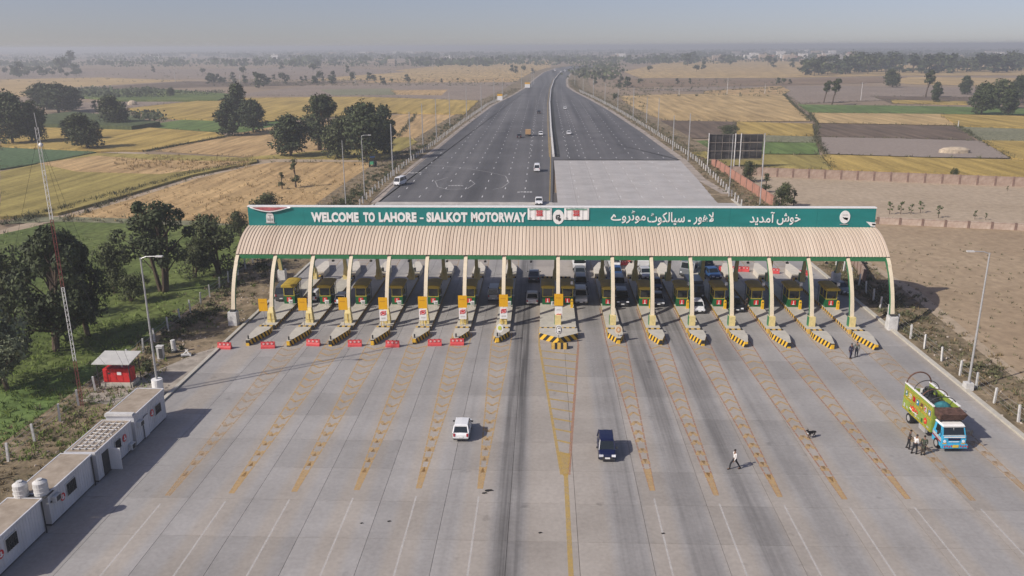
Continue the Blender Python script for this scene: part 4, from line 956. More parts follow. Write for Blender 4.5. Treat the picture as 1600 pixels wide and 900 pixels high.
# generator under its shelter
gx0, gy0 = G(183, 603); gx0 += .1; gy0 += .6
t = thing('generator', 'red diesel generator cabinet with a small white label under the sheet roof', 'generator', (gx0, gy0, 0))
MB().box((gx0, gy0, .2), (3.4, 1.6, .4)).build('plinth', curb, t)
MB().box((gx0, gy0, 1.15), (2.9, 1.2, 1.5)).build('cabinet', redp, t, bevel=.05)
for q in range(4): MB().box((gx0-1.05+q*.7, gy0-.62, 1.15), (.64, .04, 1.3)).build('panel', redp, t)
MB().box((gx0+.35, gy0-.66, 1.45), (.45, .03, .35)).build('label_plate', whitep, t)
MB().box((gx0-.75, gy0-.66, 1.45), (.22, .03, .18)).build('gauge', darkm, t)
MB().tube([(gx0+.4, gy0, 1.9), (gx0+.4, gy0, 2.5)], .09, 8).build('exhaust', whited, t)
for x in (-.9, 0, .9): MB().box((gx0+x, gy0, 1.93), (.5, .9, .06)).build('vent', MATS['dark_red'], t)
t = thing('shelter', 'grey sheet roof on four thin dark posts above the red generator', 'shelter', (gx0, gy0, 0))
mb = MB()
for x in (-1.7, 1.7):
    for y in (-1.1, 1.1): mb.tube([(gx0+x, gy0+y, 0), (gx0+x, gy0+y, 2.75 if y < 0 else 3.1)], .05, 6)
mb.build('posts', darkm, t)
mb = MB(); mb.add([(gx0-2.0, gy0-1.5, 2.75), (gx0+2.0, gy0-1.5, 2.75), (gx0+2.0, gy0+1.4, 3.15), (gx0-2.0, gy0+1.4, 3.15), (gx0-2.0, gy0-1.5, 2.84), (gx0+2.0, gy0-1.5, 2.84), (gx0+2.0, gy0+1.4, 3.24), (gx0-2.0, gy0+1.4, 3.24)], [(3, 2, 1, 0), (4, 5, 6, 7), (0, 1, 5, 4), (1, 2, 6, 5), (2, 3, 7, 6), (3, 0, 4, 7)])
mb.build('roof_sheet', mat('grey_sheet', (.50, .49, .45), .5, .08, 1), t)

# lattice mast with guy wires
mx, my = G(129, 634); mh = 27.6
t = thing('lattice_mast', 'tall thin guyed lattice mast painted in red and white lengths', 'mast', (mx, my, 0))
mastred = mat('faded_mast_red', (.22, .07, .06), .6, .2, 3)
for q, (f0, f1) in enumerate(((0, .175), (.175, .45), (.45, .69), (.69, .86), (.86, 1))):
    z0 = mh*f0; z1 = mh*f1; mb = MB(); rr = .16
    C3 = [(mx+rr*math.cos(a), my+rr*math.sin(a)) for a in (R(90), R(210), R(330))]
    for c in C3: mb.tube([(c[0], c[1], z0), (c[0], c[1], z1)], .028, 5)
    z = z0; f = 0
    while z < z1-.05:
        for j in range(3): a = C3[j]; b = C3[(j+1) % 3]; mb.tube([(a[0], a[1], z), (b[0], b[1], min(z+.5, z1))], .018, 3, cap=False)
        z += .5
    mb.build('mast_section', [mastred, whitep, mastred, whitep, whited][q], t)
mb = MB()
for a in (R(100), R(220), R(340)):
    for z in (9, 18, 27): mb.tube([(mx, my, z), (mx+9*math.cos(a), my+9*math.sin(a), 0)], .012, 3, cap=False)
mb.build('guy_wires', darkm, t); MB().ball((mx+.1, my, mh-1.6), .2).build('beacon', whitep, t); MB().tube([(mx, my, mh), (mx-.05, my, mh+1.3)], .03, 5).build('rod', galv, t)

# roadside odds and ends by the left verge
x, y = G(252, 560); t = thing('meter_box', 'white and black roadside meter box on the left verge', 'box', (x, y, 0)); MB().box((x, y, .75), (.7, .5, 1.5)).build('body', whited, t); MB().box((x+.12, y-.27, .7), (.42, .04, 1.2)).build('door', darkm, t); MB().box((x, y, 1.53), (.8, .6, .08)).build('cap', whited, t)
x, y = G(273, 550); t = thing('marker_post', 'stout white leaning marker post beside the meter box', 'post', (x, y, 0)); MB().tube([(x, y, 0), (x-.1, y, 1.5)], [.3, .26], 10).build('post', whited, t); MB().cyl((x, y, 0), .36, .25, 10).build('foot', darkm, t)
x, y = G(291, 556)
t = thing('broken_stand', 'small grey broken stand lying on the left verge', 'debris', (x, y, 0)); mb = MB(); mb.tube([(x-.5, y, .05), (x+.2, y+.2, .7)], .08, 5); mb.tube([(x+.6, y-.1, .05), (x-.1, y+.2, .7)], .08, 5); mb.box((x, y, .15), (1.1, .5, .18), 0, .4); mb.build('frame', whited, t)

# low yard walls on the right, built bay by bay
def yard_wall(name, label, a, b, hgt, bay, mt_, base=None, back=False, drop=0):
    a = Vector(a); b = Vector(b); n = max(1, round((b-a).length/bay)); ang = math.atan2((b-a).y, (b-a).x); L_ = (b-a).length/n
    t = thing(name, label, 'wall', (a.x, a.y, 0))
    pan = MB().box((0, 0, hgt/2-.2), (L_-.36, .23, hgt+.4-.1)).build('wall_panel', mt_, t, local=True); pil = MB().box((0, 0, hgt/2-.15), (.42, .42, hgt+.5)).build('pillar', brickd, t, local=True)
    cap = MB().box((0, 0, hgt-.02), (L_, .34, .1)).build('coping', whited if base and False else mt_, t, local=True)
    d = (b-a)/n
    for k in range(n):
        for src, off in ((pan, .5), (pil, 0), (cap, .5)):
            o = src if k == 0 else src.copy()
            if k: COL.objects.link(o); o.parent = t
            q = d*(k+off); o.location = (q.x, q.y, 0 if src is not pil else 0); o.rotation_euler = (0, 0, ang)
    o = pil.copy(); COL.objects.link(o); o.parent = t; o.location = (b.x-a.x, b.y-a.y, 0); o.rotation_euler = (0, 0, ang)
brickd = mat('dark_brick_pillar', (.21, .14, .11), .9, .2, 1)
brick2 = mat('faded_pink_brick', (.27, .19, .145), .9, .22, .9, col2=(.39, .30, .235))
brick3 = mat('crumbling_pale_brick', (.36, .26, .20), .9, .22, 1.1, col2=(.50, .41, .33))
brickr = mat('red_brick_face', (.40, .20, .14), .85, .12, .6)
yard_wall('brick_wall', 'red brick wall running away along the right verge behind the sign', G(1209, 323), G(1112, 257), 2.3, 6, brickr)
yard_wall('brick_wall', 'long faded pink brick wall with pillars along the back of the sandy lot', G(1142, 273), G(1640, 293), 2.3, 4.1, brick2, True)
yard_wall('brick_wall', 'low crumbling pink wall between the sandy lot and the bare brown lot', G(1371, 349), G(1700, 364), 1.2, 4, brick3)
yard_wall('brick_wall', 'broken end of brick wall under the right end of the canopy', G(1327, 404), G(1350, 441), 1.9, 3, brick2)

# billboard seen from behind
bx, by = G(1105, 263); bx2, by2 = G(1189, 262)
t = thing('billboard', 'large dark billboard seen from behind on steel posts beside the right verge', 'billboard', (bx, by, 0))
s = pxm(1147, 262); zb = 2.6; zt = zb+7.2; W_ = bx2-bx
for c in range(4):
    for r_ in range(3): MB().box((bx+W_*(c+.5)/4, by+.1+(by2-by)*(c+.5)/4, zb+(zt-zb)*(r_+.5)/3), (W_/4-.12, .08, (zt-zb)/3-.12)).build('panel', mat('dark_billboard_back', (.045, .042, .04), .8, .4, .6), t)
for f in (0, .48, .58, 1): MB().tube([(bx+W_*f, by-.15, 0), (bx+W_*f, by-.15, zt+.3)], .16, 6).build('post', whited if f < 1 else galv, t)
mb = MB()
for r_ in range(4): mb.box((bx+W_/2, by-.02, zb+(zt-zb)*r_/3), (W_, .12, .12))
for c in range(9): mb.box((bx+W_*c/8, by-.0, (zb+zt)/2), (.08, .1, zt-zb))
mb.build('frame', mat('weathered_frame', (.17, .15, .13), .8, .2, 2), t)
# orange and white roadside boards on the left verge
for k, (px, py, h_) in enumerate(((824, 138, 9), (781, 158, 11))):
    x, y = G(px, py); s = pxm(px, py); hh = h_/s; t = thing('roadside_board', ('far white and orange board on the left verge', 'nearer white and orange board on the left verge')[k], 'sign', (x, y, 0), 'boards on the left verge')
    MB().box((x, y, hh*.45), (8/s, .15, hh*.7)).build('panel', whitep, t); MB().box((x, y-.02, hh*.85), (8.2/s, .2, hh*.28)).build('orange_top', orange, t)
    mb = MB(); [mb.box((x+q*3/s, y+.1, hh*.1), (.2, .2, hh*.25)) for q in (-1, 1)]; mb.build('posts', darkm, t)
# straw mound on the grey field
x, y = G(1492, 238); mb = MB(); N = 22; V = []
for k, (rr, z) in enumerate(((1, -.4), (.94, .9), (.7, 1.5), (.3, 1.8))):
    for q in range(N): a = 2*math.pi*q/N; n_ = 1+.12*noise.noise(Vector((math.cos(a)*2, math.sin(a)*2, k))); V.append((x+rr*5.2*n_*math.cos(a), y+rr*2.2*n_*math.sin(a), z))
fs = [(k*N+q, k*N+(q+1) % N, (k+1)*N+(q+1) % N, (k+1)*N+q) for k in range(3) for q in range(N)]+[tuple(range(3*N, 4*N))]
mb.add(V, fs); tag(mb.build('straw_mound', mat('pale_straw', (.44, .36, .26), .95, .2, 1, .1)), 'long pale straw mound lying on the grey fallow field', 'straw mound')
x, y = G(207, 163); mb = MB(); mb.ball((x, y, 0), (3.2, 2.5, 2.6)); tag(mb.build('straw_heap', MATS['pale_straw']), 'small rounded pale straw heap by the green hedge field', 'straw heap')

# ================================================================== VEGETATION
def leafmat(name, c, c2):
    mt = mat(name, c, .7, .0, .6, col2=c2, isl=.45, spec=.25); return mt
LF = [leafmat('dark_foliage', (.026, .038, .015), (.066, .080, .030)), leafmat('olive_foliage', (.038, .05, .018), (.085, .095, .036)), leafmat('green_foliage', (.035, .062, .015), (.075, .11, .028)), leafmat('silver_foliage', (.09, .11, .055), (.20, .22, .13))]
bark = mat('tree_bark', (.09, .065, .045), .95, .3, 2)
def leaf_cloud(mb, c, r, n, size, rr, shell=.55):
    for _ in range(n):
        while True:
            d = Vector((rr.gauss(0, 1), rr.gauss(0, 1), rr.gauss(0, 1)))
            if d.length > .01: d.normalize(); break
        k = shell+(1-shell)*rr.random()**.7
        p = Vector((c[0]+d.x*r[0]*k, c[1]+d.y*r[1]*k, c[2]+d.z*r[2]*k))
        a = Vector((rr.gauss(0, 1), rr.gauss(0, 1), rr.gauss(0, .8))).normalized(); b = a.cross(d+Vector((.1, .2, .3))).normalized(); s = size*rr.uniform(.6, 1.5)
        a *= s*.62; b *= s*.40
        mb.add([p-a, p+b*.9, p+a, p-b*.9], [(0, 1, 2, 3)])
def make_tree(seed, hgt, wid, nclump, leaves, size, lm, stems=1, lowcrown=.25, name='field_tree', lean=0, conic=False, rf=1.):
    rr = random.Random(seed); t = thing(name, '', 'tree', (0, 0, 0)); tr = MB(); cr = MB()
    ends = []
    for s_ in range(stems):
        a = rr.uniform(0, 6.3) if stems > 1 else 0; off = .12*wid if stems > 1 else 0
        base = Vector((math.cos(a)*off*.4, math.sin(a)*off*.4, -.3)); top = Vector((math.cos(a)*off*1.8+lean*hgt, math.sin(a)*off*1.8, hgt*.72))
        mid = base.lerp(top, .45)+Vector((rr.uniform(-1, 1), rr.uniform(-1, 1), 0))*wid*.03
        tr.tube([base, mid, top], [hgt*.03, hgt*.02, hgt*.006], 7)
        ends.append((mid, top))
    for k in range(nclump):
        mid, top = ends[k % stems]; f = rr.random()**.85 if not conic else rr.random()
        z = hgt*(lowcrown+(1-lowcrown)*f*.9)
        env = math.sin(math.pi*min(1, (.18+.82*f)))**.6 if not conic else max(.12, 1-f*.9)
        a = rr.uniform(0, 6.3); q = wid*.5*env*rr.uniform(.3, .82)
        ax = top.x*min(1, z/top.z); ay = top.y*min(1, z/top.z)
        c = Vector((ax+q*math.cos(a), ay+q*math.sin(a), z)); rad = wid*rr.uniform(.14, .25)*rf
        st0 = Vector((ax*.8, ay*.8, max(hgt*.15, z-hgt*.22))); tr.tube([st0, st0.lerp(c, .6)+Vector((0, 0, .1)), c], [hgt*.01, hgt*.006, hgt*.003], 4)
        leaf_cloud(cr, c, (rad, rad, rad*rr.uniform(.7, .95)), leaves, size, rr)
    tr.build('trunk', bark, t, local=True); cr.build('crown', lm, t, local=True)
    t['h0'] = hgt; t['w0'] = wid; return t
TP = {
 'big': make_tree(11, 14, 13, 84, 130, .42, LF[0], 3, .16, rf=.55),
 'bush': make_tree(12, 7, 7.5, 30, 110, .34, LF[1], 3, .08),
 'fork': make_tree(13, 11, 8.5, 34, 150, .34, LF[0], 3, .36, rf=.72),
 'round': make_tree(14, 11, 9.5, 54, 90, .5, LF[0], 1, .08, rf=1.),
 'tall': make_tree(15, 12, 7, 52, 80, .5, LF[0], 1, .06, rf=1.),
 'round2': make_tree(16, 10, 9, 50, 90, .5, LF[1], 2, .12, rf=1.),
 'thin': make_tree(17, 6, 2.6, 16, 60, .2, LF[1], 1, .12, conic=True),
 'lean': make_tree(18, 12, 6, 16, 90, .5, LF[1], 1, .55, lean=.12),
 'silver': make_tree(19, 8, 8.5, 44, 110, .32, LF[3], 2, .12, rf=.6),
 'far': make_tree(20, 10, 9, 12, 26, 1.3, LF[0], 1, .12),
 'far2': make_tree(21, 9, 11, 12, 26, 1.3, LF[1], 1, .08),
 'far3': make_tree(22, 12, 7, 12, 26, 1.2, LF[0], 1, .1),
 'sap': make_tree(23, 2.6, 1.5, 7, 14, .22, LF[2], 1, .3)}
USED = set()
def tree(kind, px, py, hpx, label, wpx=None, name=None, group=None, cat='tree', dz=0):
    x, y = G(px, py); s = pxm(px, py); p = TP[kind]; hm = hpx/(s*.96); sc = hm/p['h0']; sx = sc if wpx is None else wpx/s/p['w0']
    rz = rnd.uniform(0, 6.28)
    if kind == 'lean': rz = rnd.uniform(-.5, .5)
    if kind in USED: o = copy_tree(p, (x, y, dz), rz, label, scale=(sx, sx, sc))
    else: USED.add(kind); o = p; o.location = (x, y, dz); o.rotation_euler = (0, 0, rz); o.scale = (sx, sx, sc); o['label'] = label
    if name: o.name = name
    o['category'] = cat
    if group: o['group'] = group
    elif 'group' in o: del o['group']
    return o
# near left
tree('big', 82, 545, 186, 'huge dark multi-stemmed tree filling the left field behind the red and white mast', 140)
tree('big', 140, 520, 158, 'tall dark tree standing behind the generator shelter', 90)
tree('fork', 256, 452, 134, 'forked tree with bare lower stems beside the left street lamp', 98)
tree('silver', 18, 606, 142, 'pale leafed tree cut by the left edge of the picture', 130)
tree('bush', 345, 424, 86, 'dense round dark bush left of the canopy end', 84, 'round_bush', cat='bush')
tree('bush', 303, 432, 50, 'low bush between the forked tree and the canopy', 52, 'low_bush', cat='bush')
tree('bush', 205, 468, 40, 'low dark shrub at the foot of the forked tree', 50, 'low_bush', cat='bush')
tree('bush', 411, 338, 34, 'rounded green bush peeping above the left end of the sign', 50, 'round_bush', cat='bush')
tree('bush', 378, 372, 40, 'dark bush tucked behind the left end of the sign', 34, 'round_bush', cat='bush')
tree('bush', 20, 500, 110, 'dark tree behind the pale leafed one at the left edge', 80)
tree('bush', 180, 455, 76, 'slender dark tree at the right flank of the huge left tree', 50)
# mid left
for a in [('round', 455, 244, 62, 'leftmost broad tree of the grove in the harvested field', 56), ('big', 497, 233, 82, 'tallest tree of the grove in the harvested field', 60), ('round2', 526, 246, 62, 'tree in front of the tallest one in the grove', 46), ('tall', 549, 220, 52, 'slim dark tree in the middle of the grove', 32), ('round', 572, 250, 86, 'broad dark tree on the right of the grove', 58), ('tall', 601, 240, 74, 'rightmost narrow tree of the grove', 36),
          ('tall', 357, 211, 52, 'left front tree of the trio above the bright green strip', 34), ('tall', 373, 196, 64, 'back tree of the trio above the bright green strip', 34), ('round', 396, 206, 48, 'right front tree of the trio above the bright green strip', 40),
          ('round2', 186, 197, 46, 'single dark tree left of the cane patch', 40), ('round2', 141, 232, 52, 'drooping tree in the yellow rice field', 48), ('round', 118, 218, 36, 'left companion of the drooping tree in the rice field', 34),
          ('round', 20, 224, 76, 'large dark tree in front at the far left edge', 56), ('round2', 48, 222, 60, 'tree right of the large one at the far left edge', 40), ('round', 8, 192, 44, 'dark tree behind at the far left edge', 50),
          ('round', 68, 170, 38, 'left tree of the dark clump above the cane', 42), ('round', 92, 175, 42, 'middle tree of the dark clump above the cane', 50), ('tall', 112, 172, 36, 'right tree of the dark clump above the cane', 34)]:
    tree(*a[:5], wpx=a[5]*1.18)
tree('thin', 462, 291, 44, 'small slender tree in the harvested field left of the grove', 22); tree('thin', 441, 294, 26, 'thin spindly shrub beside the small slender tree', 16)
tree('bush', 265, 152, 14, 'small leaning dark bush at the end of the green hedge', 14, 'low_bush', cat='bush')
# right
for a in [('round', 1533, 178, 46, 'largest dark tree of the right edge clump', 42), ('tall', 1574, 180, 40, 'front narrow tree of the right edge clump', 26), ('round2', 1560, 168, 42, 'back tree of the right edge clump', 44), ('round', 1590, 160, 40, 'tree of the right edge clump cut by the frame', 30),
          ('lean', 1300, 163, 38, 'right one of two lanky trees in the right fields', 22), ('lean', 1287, 160, 32, 'left one of two lanky trees in the right fields', 18), ('tall', 1462, 159, 30, 'small upright tree beside the green strip', 18), ('lean', 1446, 152, 40, 'leaning slender tree near the far tree belt', 22), ('tall', 1508, 147, 28, 'small tree left of the right edge clump', 20), ('round2', 1396, 136, 26, 'tree standing before the far tree belt', 26)]:
    tree(*a[:5], wpx=a[5])
tree('bush', 1137, 212, 16, 'dark bush behind the billboard', 30, 'low_bush', cat='bush'); tree('bush', 1219, 324, 36, 'green bush at the near end of the red brick wall', 34, 'round_bush', cat='bush')
tree('thin', 1240, 322, 26, 'thin shrub right of the bush at the brick wall', 16); tree('bush', 1172, 284, 30, 'scrubby bush behind the red brick wall', 24, 'low_bush', cat='bush')
tree('thin', 1196, 300, 30, 'tall weed clump against the red brick wall', 22); tree('bush', 1490, 284, 20, 'small bush before the long pink wall', 12, 'low_bush', cat='bush')
for k, (px, py, h_) in enumerate([(1390, 334, 19), (1407, 334, 20), (1423, 334, 16), (1438, 332, 18), (1466, 340, 20), (1523, 342, 14), (1540, 343, 11), (1574, 298, 8), (1261, 338, 14), (1294, 339, 10)]):
    tree('sap', px, py, h_, f'{ORD[k]} young sapling in the sandy lot from the left of its row' if k < 7 else f'tiny {ORD[k-7]} stray sapling in the sandy lot', None, 'sapling', 'saplings in the sandy lot', 'sapling')
# scattered far trees, individually placed
FARL = [(440, 108, 10), (489, 113, 13), (497, 107, 11), (543, 113, 10), (551, 125, 12), (413, 133, 16), (404, 137, 22), (441, 126, 12), (446, 131, 11), (521, 126, 14), (500, 126, 14), (471, 129, 9), (478, 127, 8), (457, 106, 11), (30, 120, 22), (20, 117, 14), (98, 113, 22), (112, 108, 26), (118, 115, 14), (86, 113, 9), (66, 118, 12), (240, 113, 9), (26, 99, 8), (52, 97, 6), (12, 102, 7), (317, 116, 9), (325, 131, 11), (333, 128, 12), (380, 117, 12), (345, 128, 8), (800, 112, 10), (818, 113, 10), (832, 115, 8), (806, 114, 10), (1200, 103, 16), (1209, 105, 13), (1238, 105, 13), (1141, 103, 8), (1128, 99, 12), (1099, 108, 11), (1069, 99, 14), (1074, 102, 17), (1083, 97, 15), (1088, 112, 10), (1047, 99, 8), (1100, 100, 7), (1015, 112, 9), (970, 132, 12), (980, 136, 15), (1000, 131, 8), (1058, 131, 8), (1078, 131, 8), (966, 140, 9), (944, 128, 9), (930, 132, 10), (962, 158, 12), (955, 125, 8), (1216, 131, 9), (1224, 131, 8), (1234, 131, 7), (148, 170, 12), (268, 150, 12), (340, 125, 9), (595, 126, 7), (612, 129, 6), (640, 127, 6), (690, 129, 6), (715, 127, 5), (1090, 97, 9)]
for k, (px, py, h_) in enumerate(FARL):
    tree(('far', 'far2', 'far3')[k % 3], px, py, h_*1.05, 'small dark tree far off in the open fields left of the motorway' if px < 870 else 'small dark tree far off in the open fields right of the motorway', h_*rnd.uniform(.8, 1.2), 'distant_tree', 'scattered far trees on the left' if px < 870 else 'scattered far trees on the right')
k = 0
for px in range(1258, 1606, 7):                          # the long belt of trees at upper right
    if 1405 < px < 1420: continue
    py = 116 - (px-1258)*.02+rnd.uniform(-4, 3); h_ = rnd.uniform(18, 32)*(1.0 if px < 1410 else .9)
    tree(('far', 'far3', 'far2')[k % 3], px, py, h_, 'dark tree standing in the long belt across the upper right fields', h_*rnd.uniform(.9, 1.3), 'belt_tree', 'tree belt in the upper right'); k += 1
for k in range(46):                                        # middle distance rows on the left
    px = rnd.uniform(320, 640) if k % 2 else rnd.uniform(0, 130); py = 127+rnd.uniform(-3, 5) if px > 300 else rnd.uniform(112, 122)
    tree(('far2', 'far')[k % 2], px, py, rnd.uniform(5, 12), 'low scrubby tree in the hedgerow across the left fields', rnd.uniform(8, 16), 'hedgerow_tree', 'hedgerow trees on the left')
# woods far off that read as one mass: broken belts at many depths
rr = random.Random(5); mb = MB()
def wood_clump(x, y, r, h_, n):
    for _ in range(n):
        p = Vector((x+rr.gauss(0, r), y+rr.gauss(0, r), h_*rr.random()**.8)); s_ = rr.uniform(.7, 1.5)*h_*.26
        a = Vector((rr.gauss(0, 1), rr.gauss(0, .4), rr.gauss(0, 1))).normalized()*s_; b = a.cross(Vector((rr.gauss(0, .4), 1, rr.gauss(0, .4)))).normalized()*s_*.8
        mb.add([p-a, p+b, p+a, p-b], [(0, 1, 2, 3)])
for bi in range(270):
    Y = 1500*math.exp(rr.random()*1.95); cx = rr.uniform(-.72, .66)*Y
    L_ = rr.uniform(60, 420)*(Y/2500)**.6; n = int(L_/16)+1; h_ = rr.uniform(6, 13)
    if abs(cx-30) < 60 and Y < 1800: continue
    for q in range(n): wood_clump(cx+L_*(q/n-.5)+rr.gauss(0, 12), Y+rr.gauss(0, 25), 7, h_*rr.uniform(.5, 1.2), 12)
for q in range(150): x, y = G(rr.uniform(112, 262), rr.uniform(140, 154)); wood_clump(x, y, 3.5, rr.uniform(1.5, 4), 12)
for q in range(60): x, y = G(rr.uniform(262, 345), rr.uniform(143, 150)); wood_clump(x, y, 4, rr.uniform(1, 2.2), 10)
for q in range(60): x, y = G(rr.uniform(165, 250), rr.uniform(180, 190)); wood_clump(x, y, 2.5, rr.uniform(1.5, 2.8), 12)
tag(mb.build('distant_woods', LF[0]), 'hazy broken belts of trees and groves along the horizon', 'woodland', kind='stuff')
mb = MB()                                                  # grove on the bend of the motorway
for q in range(70): x, y = G(rr.uniform(905, 960), rr.uniform(100, 124)); wood_clump(x, y, 8, rr.uniform(4, 8), 9)
for q in range(60): x, y = G(rr.uniform(860, 1000), rr.uniform(93, 97)); wood_clump(x, y, 12, rr.uniform(6, 11), 9)
tag(mb.build('roadside_thicket', LF[1]), 'dusty thicket around the far bend of the motorway', 'thicket', kind='stuff')

# weeds, scrub, bunds
def weeds(name, label, spots, lm, cat='weeds'):
    mb = MB()
    for (x, y, z, s_, n) in spots:
        if -40.3 < x < 45.2 and y < 187: continue
        if x > -40 and x < 44 and 187 < y < 330: continue
        if -40.5 < x < -34 and y < 76: continue
        for _ in range(n):
            a = rr.uniform(0, 6.3); q = s_*rr.random()*.8; bx_, by_ = x+q*math.cos(a), y+q*math.sin(a); h_ = s_*rr.uniform(.35, 1.0); b = rr.uniform(0, 6.3); l_ = s_*.09+.02
            mb.add([(bx_-l_*math.cos(b), by_-l_*math.sin(b), z), (bx_+l_*math.cos(b), by_+l_*math.sin(b), z), (bx_+rr.gauss(0, .4)*s_, by_+rr.gauss(0, .4)*s_, z+h_)], [(0, 1, 2)])
    o = mb.build(name, lm); return tag(o, label, cat, kind='stuff')
dry = leafmat('dry_weeds', (.14, .105, .055), (.24, .18, .095)); wg = leafmat('green_weeds', (.07, .075, .035), (.15, .14, .07))
def along(line, width, per, smin, smax, n, z=-.08):
    out = []
    for a, b in zip(line, line[1:]):
        a, b = Vector(a), Vector(b); d = b-a; nn = Vector((-d.y, d.x)).normalized()
        for _ in range(int(d.length*per)): p = a+d*rr.random()+nn*rr.gauss(0, width*.4); out.append((p.x, p.y, z, rr.uniform(smin, smax), n))
    return out
LVl = [(-45, 50), (-45.5, 78), (-46, 100), (-46, 130), (-46, 170)]+[(x-7, y) for x, y in LE[:8]]
RVl = [(47.5, 55), (48, 80), (48.3, 98), (49, 120), (48, 150), (47.5, 185)]+[(x+7, y) for x, y in RE[1:9]]
weeds('verge_weeds', 'dry brown weeds on the left verge', along(LVl, 6, 4, .15, .55, 12), dry)
weeds('verge_weeds', 'dark green weeds on the left verge', along(LVl, 7, 3, .15, .7, 12), wg)
weeds('verge_weeds', 'dry brown weeds on the right verge', along(RVl, 6, 5, .15, .6, 12), dry)
weeds('verge_weeds', 'dark green weeds on the right verge', along(RVl, 6, 3.5, .15, .75, 12), wg)
weeds('field_grass', 'bright rough grass in the left meadow', [(*G(rr.uniform(0, 260), rr.uniform(500, 720)), -.1, rr.uniform(.25, .6), 6) for _ in range(1400)]+[(*G(rr.uniform(0, 400), rr.uniform(360, 520)), -.1, rr.uniform(.3, .8), 5) for _ in range(700)], leafmat('fresh_grass', (.085, .13, .02), (.17, .22, .045)), 'grass')
trk = [G(*p) for p in [(0, 352), (90, 328), (205, 298), (300, 271), (398, 250)]]
weeds('bund_weeds', 'dark weedy bund beside the dirt track', along(trk, 2.2, 3, .7, 1.5, 7), leafmat('bund_green', (.035, .04, .016), (.075, .075, .03)))
bund = []
for ln in ([(228, 236), (352, 213), (440, 200)], [(1265, 176), (1276, 192), (1275, 214), (1290, 240), (1302, 264)], [(1497, 196), (1535, 219), (1585, 248)], [(1105, 237), (1135, 260)], [(200, 303), (95, 345)], [(620, 215), (650, 178)], [(1225, 147), (1240, 163), (1268, 189)], [(960, 136), (1100, 142), (1230, 136)]):
    bund += along([G(*p) for p in ln], 1.4, 1.2, .6, 1.5, 6, -.2)
weeds('bund_weeds', 'weedy bunds between the farther fields', bund, MATS['bund_green'])
weeds('plot_edge_weeds', 'straggling weeds along the edges of the plots', [q for e in EDGES for q in along(list(e), 1.6, .35, .35, 1.1, 6, -.1) if q[1] < 700 and not (interp(LE, q[1])-9 < q[0] < interp(RE, q[1])+9)], wg)
scr = [(*G(rr.uniform(950, 1230), rr.uniform(124, 150)), -.2, rr.uniform(1.2, 3), 8) for _ in range(150)]+[(*G(rr.uniform(330, 840), rr.uniform(124, 134)), -.2, rr.uniform(1, 2.4), 8) for _ in range(500)]+[(*G(rr.uniform(0, 900), rr.uniform(98, 128)), -.2, rr.uniform(1.0, 2.5), 7) for _ in range(500)]+[(*G(rr.uniform(895, 1010), rr.uniform(120, 190)), -.2, rr.uniform(.8, 2), 8) for _ in range(320)]
weeds('field_scrub', 'low dusty scrub scattered over the middle distance fields', [q for q in scr if not (interp(LE, q[1])-3 < q[0] < interp(RE, q[1])+4)], wg, 'scrub')
weeds('cut_straw', 'uncut straw tufts left standing in the yellow field', [(*G(rr.uniform(180, 390), 245+rr.gauss(12, 5)), .25, rr.uniform(.6, 1.3), 7) for _ in range(220)]+[(*G(rr.uniform(90, 640), rr.uniform(262, 345)), -.1, rr.uniform(.3, .8), 5) for _ in range(1200)], leafmat('straw_tufts', (.22, .15, .06), (.38, .27, .11)), 'straw')
weeds('lot_scrub', 'sparse weeds on the bare brown lot', [(*G(rr.uniform(1390, 1640), rr.uniform(380, 620)), -.1, rr.uniform(.2, .5), 5) for _ in range(260)]+along([G(1310, 415), G(1400, 500), G(1470, 590), G(1600, 690)], 3.2, 7, .2, .8, 12), wg)
def shrubs(name, label, spots, lm):
    mb = MB()
    for (x, y, r_) in spots:
        if -40.5 < x < 44.8: continue
        for _ in range(2): leaf_cloud(mb, (x+rr.gauss(0, r_*.4), y+rr.gauss(0, r_*.4), r_*.35), (r_, r_, r_*.75), 26, .26, rr, .3)
    tag(mb.build(name, lm), label, 'shrubs', kind='stuff')
def sp_(line, w_, n):
    o = []
    for _ in range(n): k = rr.randrange(len(line)-1); f = rr.random(); a, b = line[k], line[k+1]; o.append((a[0]+(b[0]-a[0])*f+rr.gauss(0, w_), a[1]+(b[1]-a[1])*f, rr.uniform(.35, 1.0)))
    return o
shrubs('verge_shrubs', 'dark scrubby shrubs along the left fence line', sp_([(-45, 84), (-46.5, 120), (-47, 170)]+[(x-7, y) for x, y in LE[:7]], 1.5, 330), LF[1])
shrubs('verge_shrubs', 'olive scrubby shrubs along the right fence line', sp_([(48.5, 66), (48.5, 100), (49.5, 130), (49, 180)]+[(x+8, y) for x, y in RE[:7]], 1.5, 170), wg)
# stones and rubble on the verges
mb = MB()
for q in range(520):
    L_ = rr.random() < .6; y = rr.uniform(52, 180); x = rr.uniform(-46, -39.3) if L_ else rr.uniform(44.4, 51); s_ = rr.uniform(.06, .28)
    mb.box((x, y, -.04), (s_*rr.uniform(.8, 1.8), s_, s_*.8), 0, rz=rr.uniform(0, 3), taper=.6)
tag(mb.build('verge_rubble', mat('pale_rubble', (.34, .29, .24), .95, .2, 1, isl=.4)), 'pale stones and rubble strewn along both verges', 'rubble', kind='stuff')

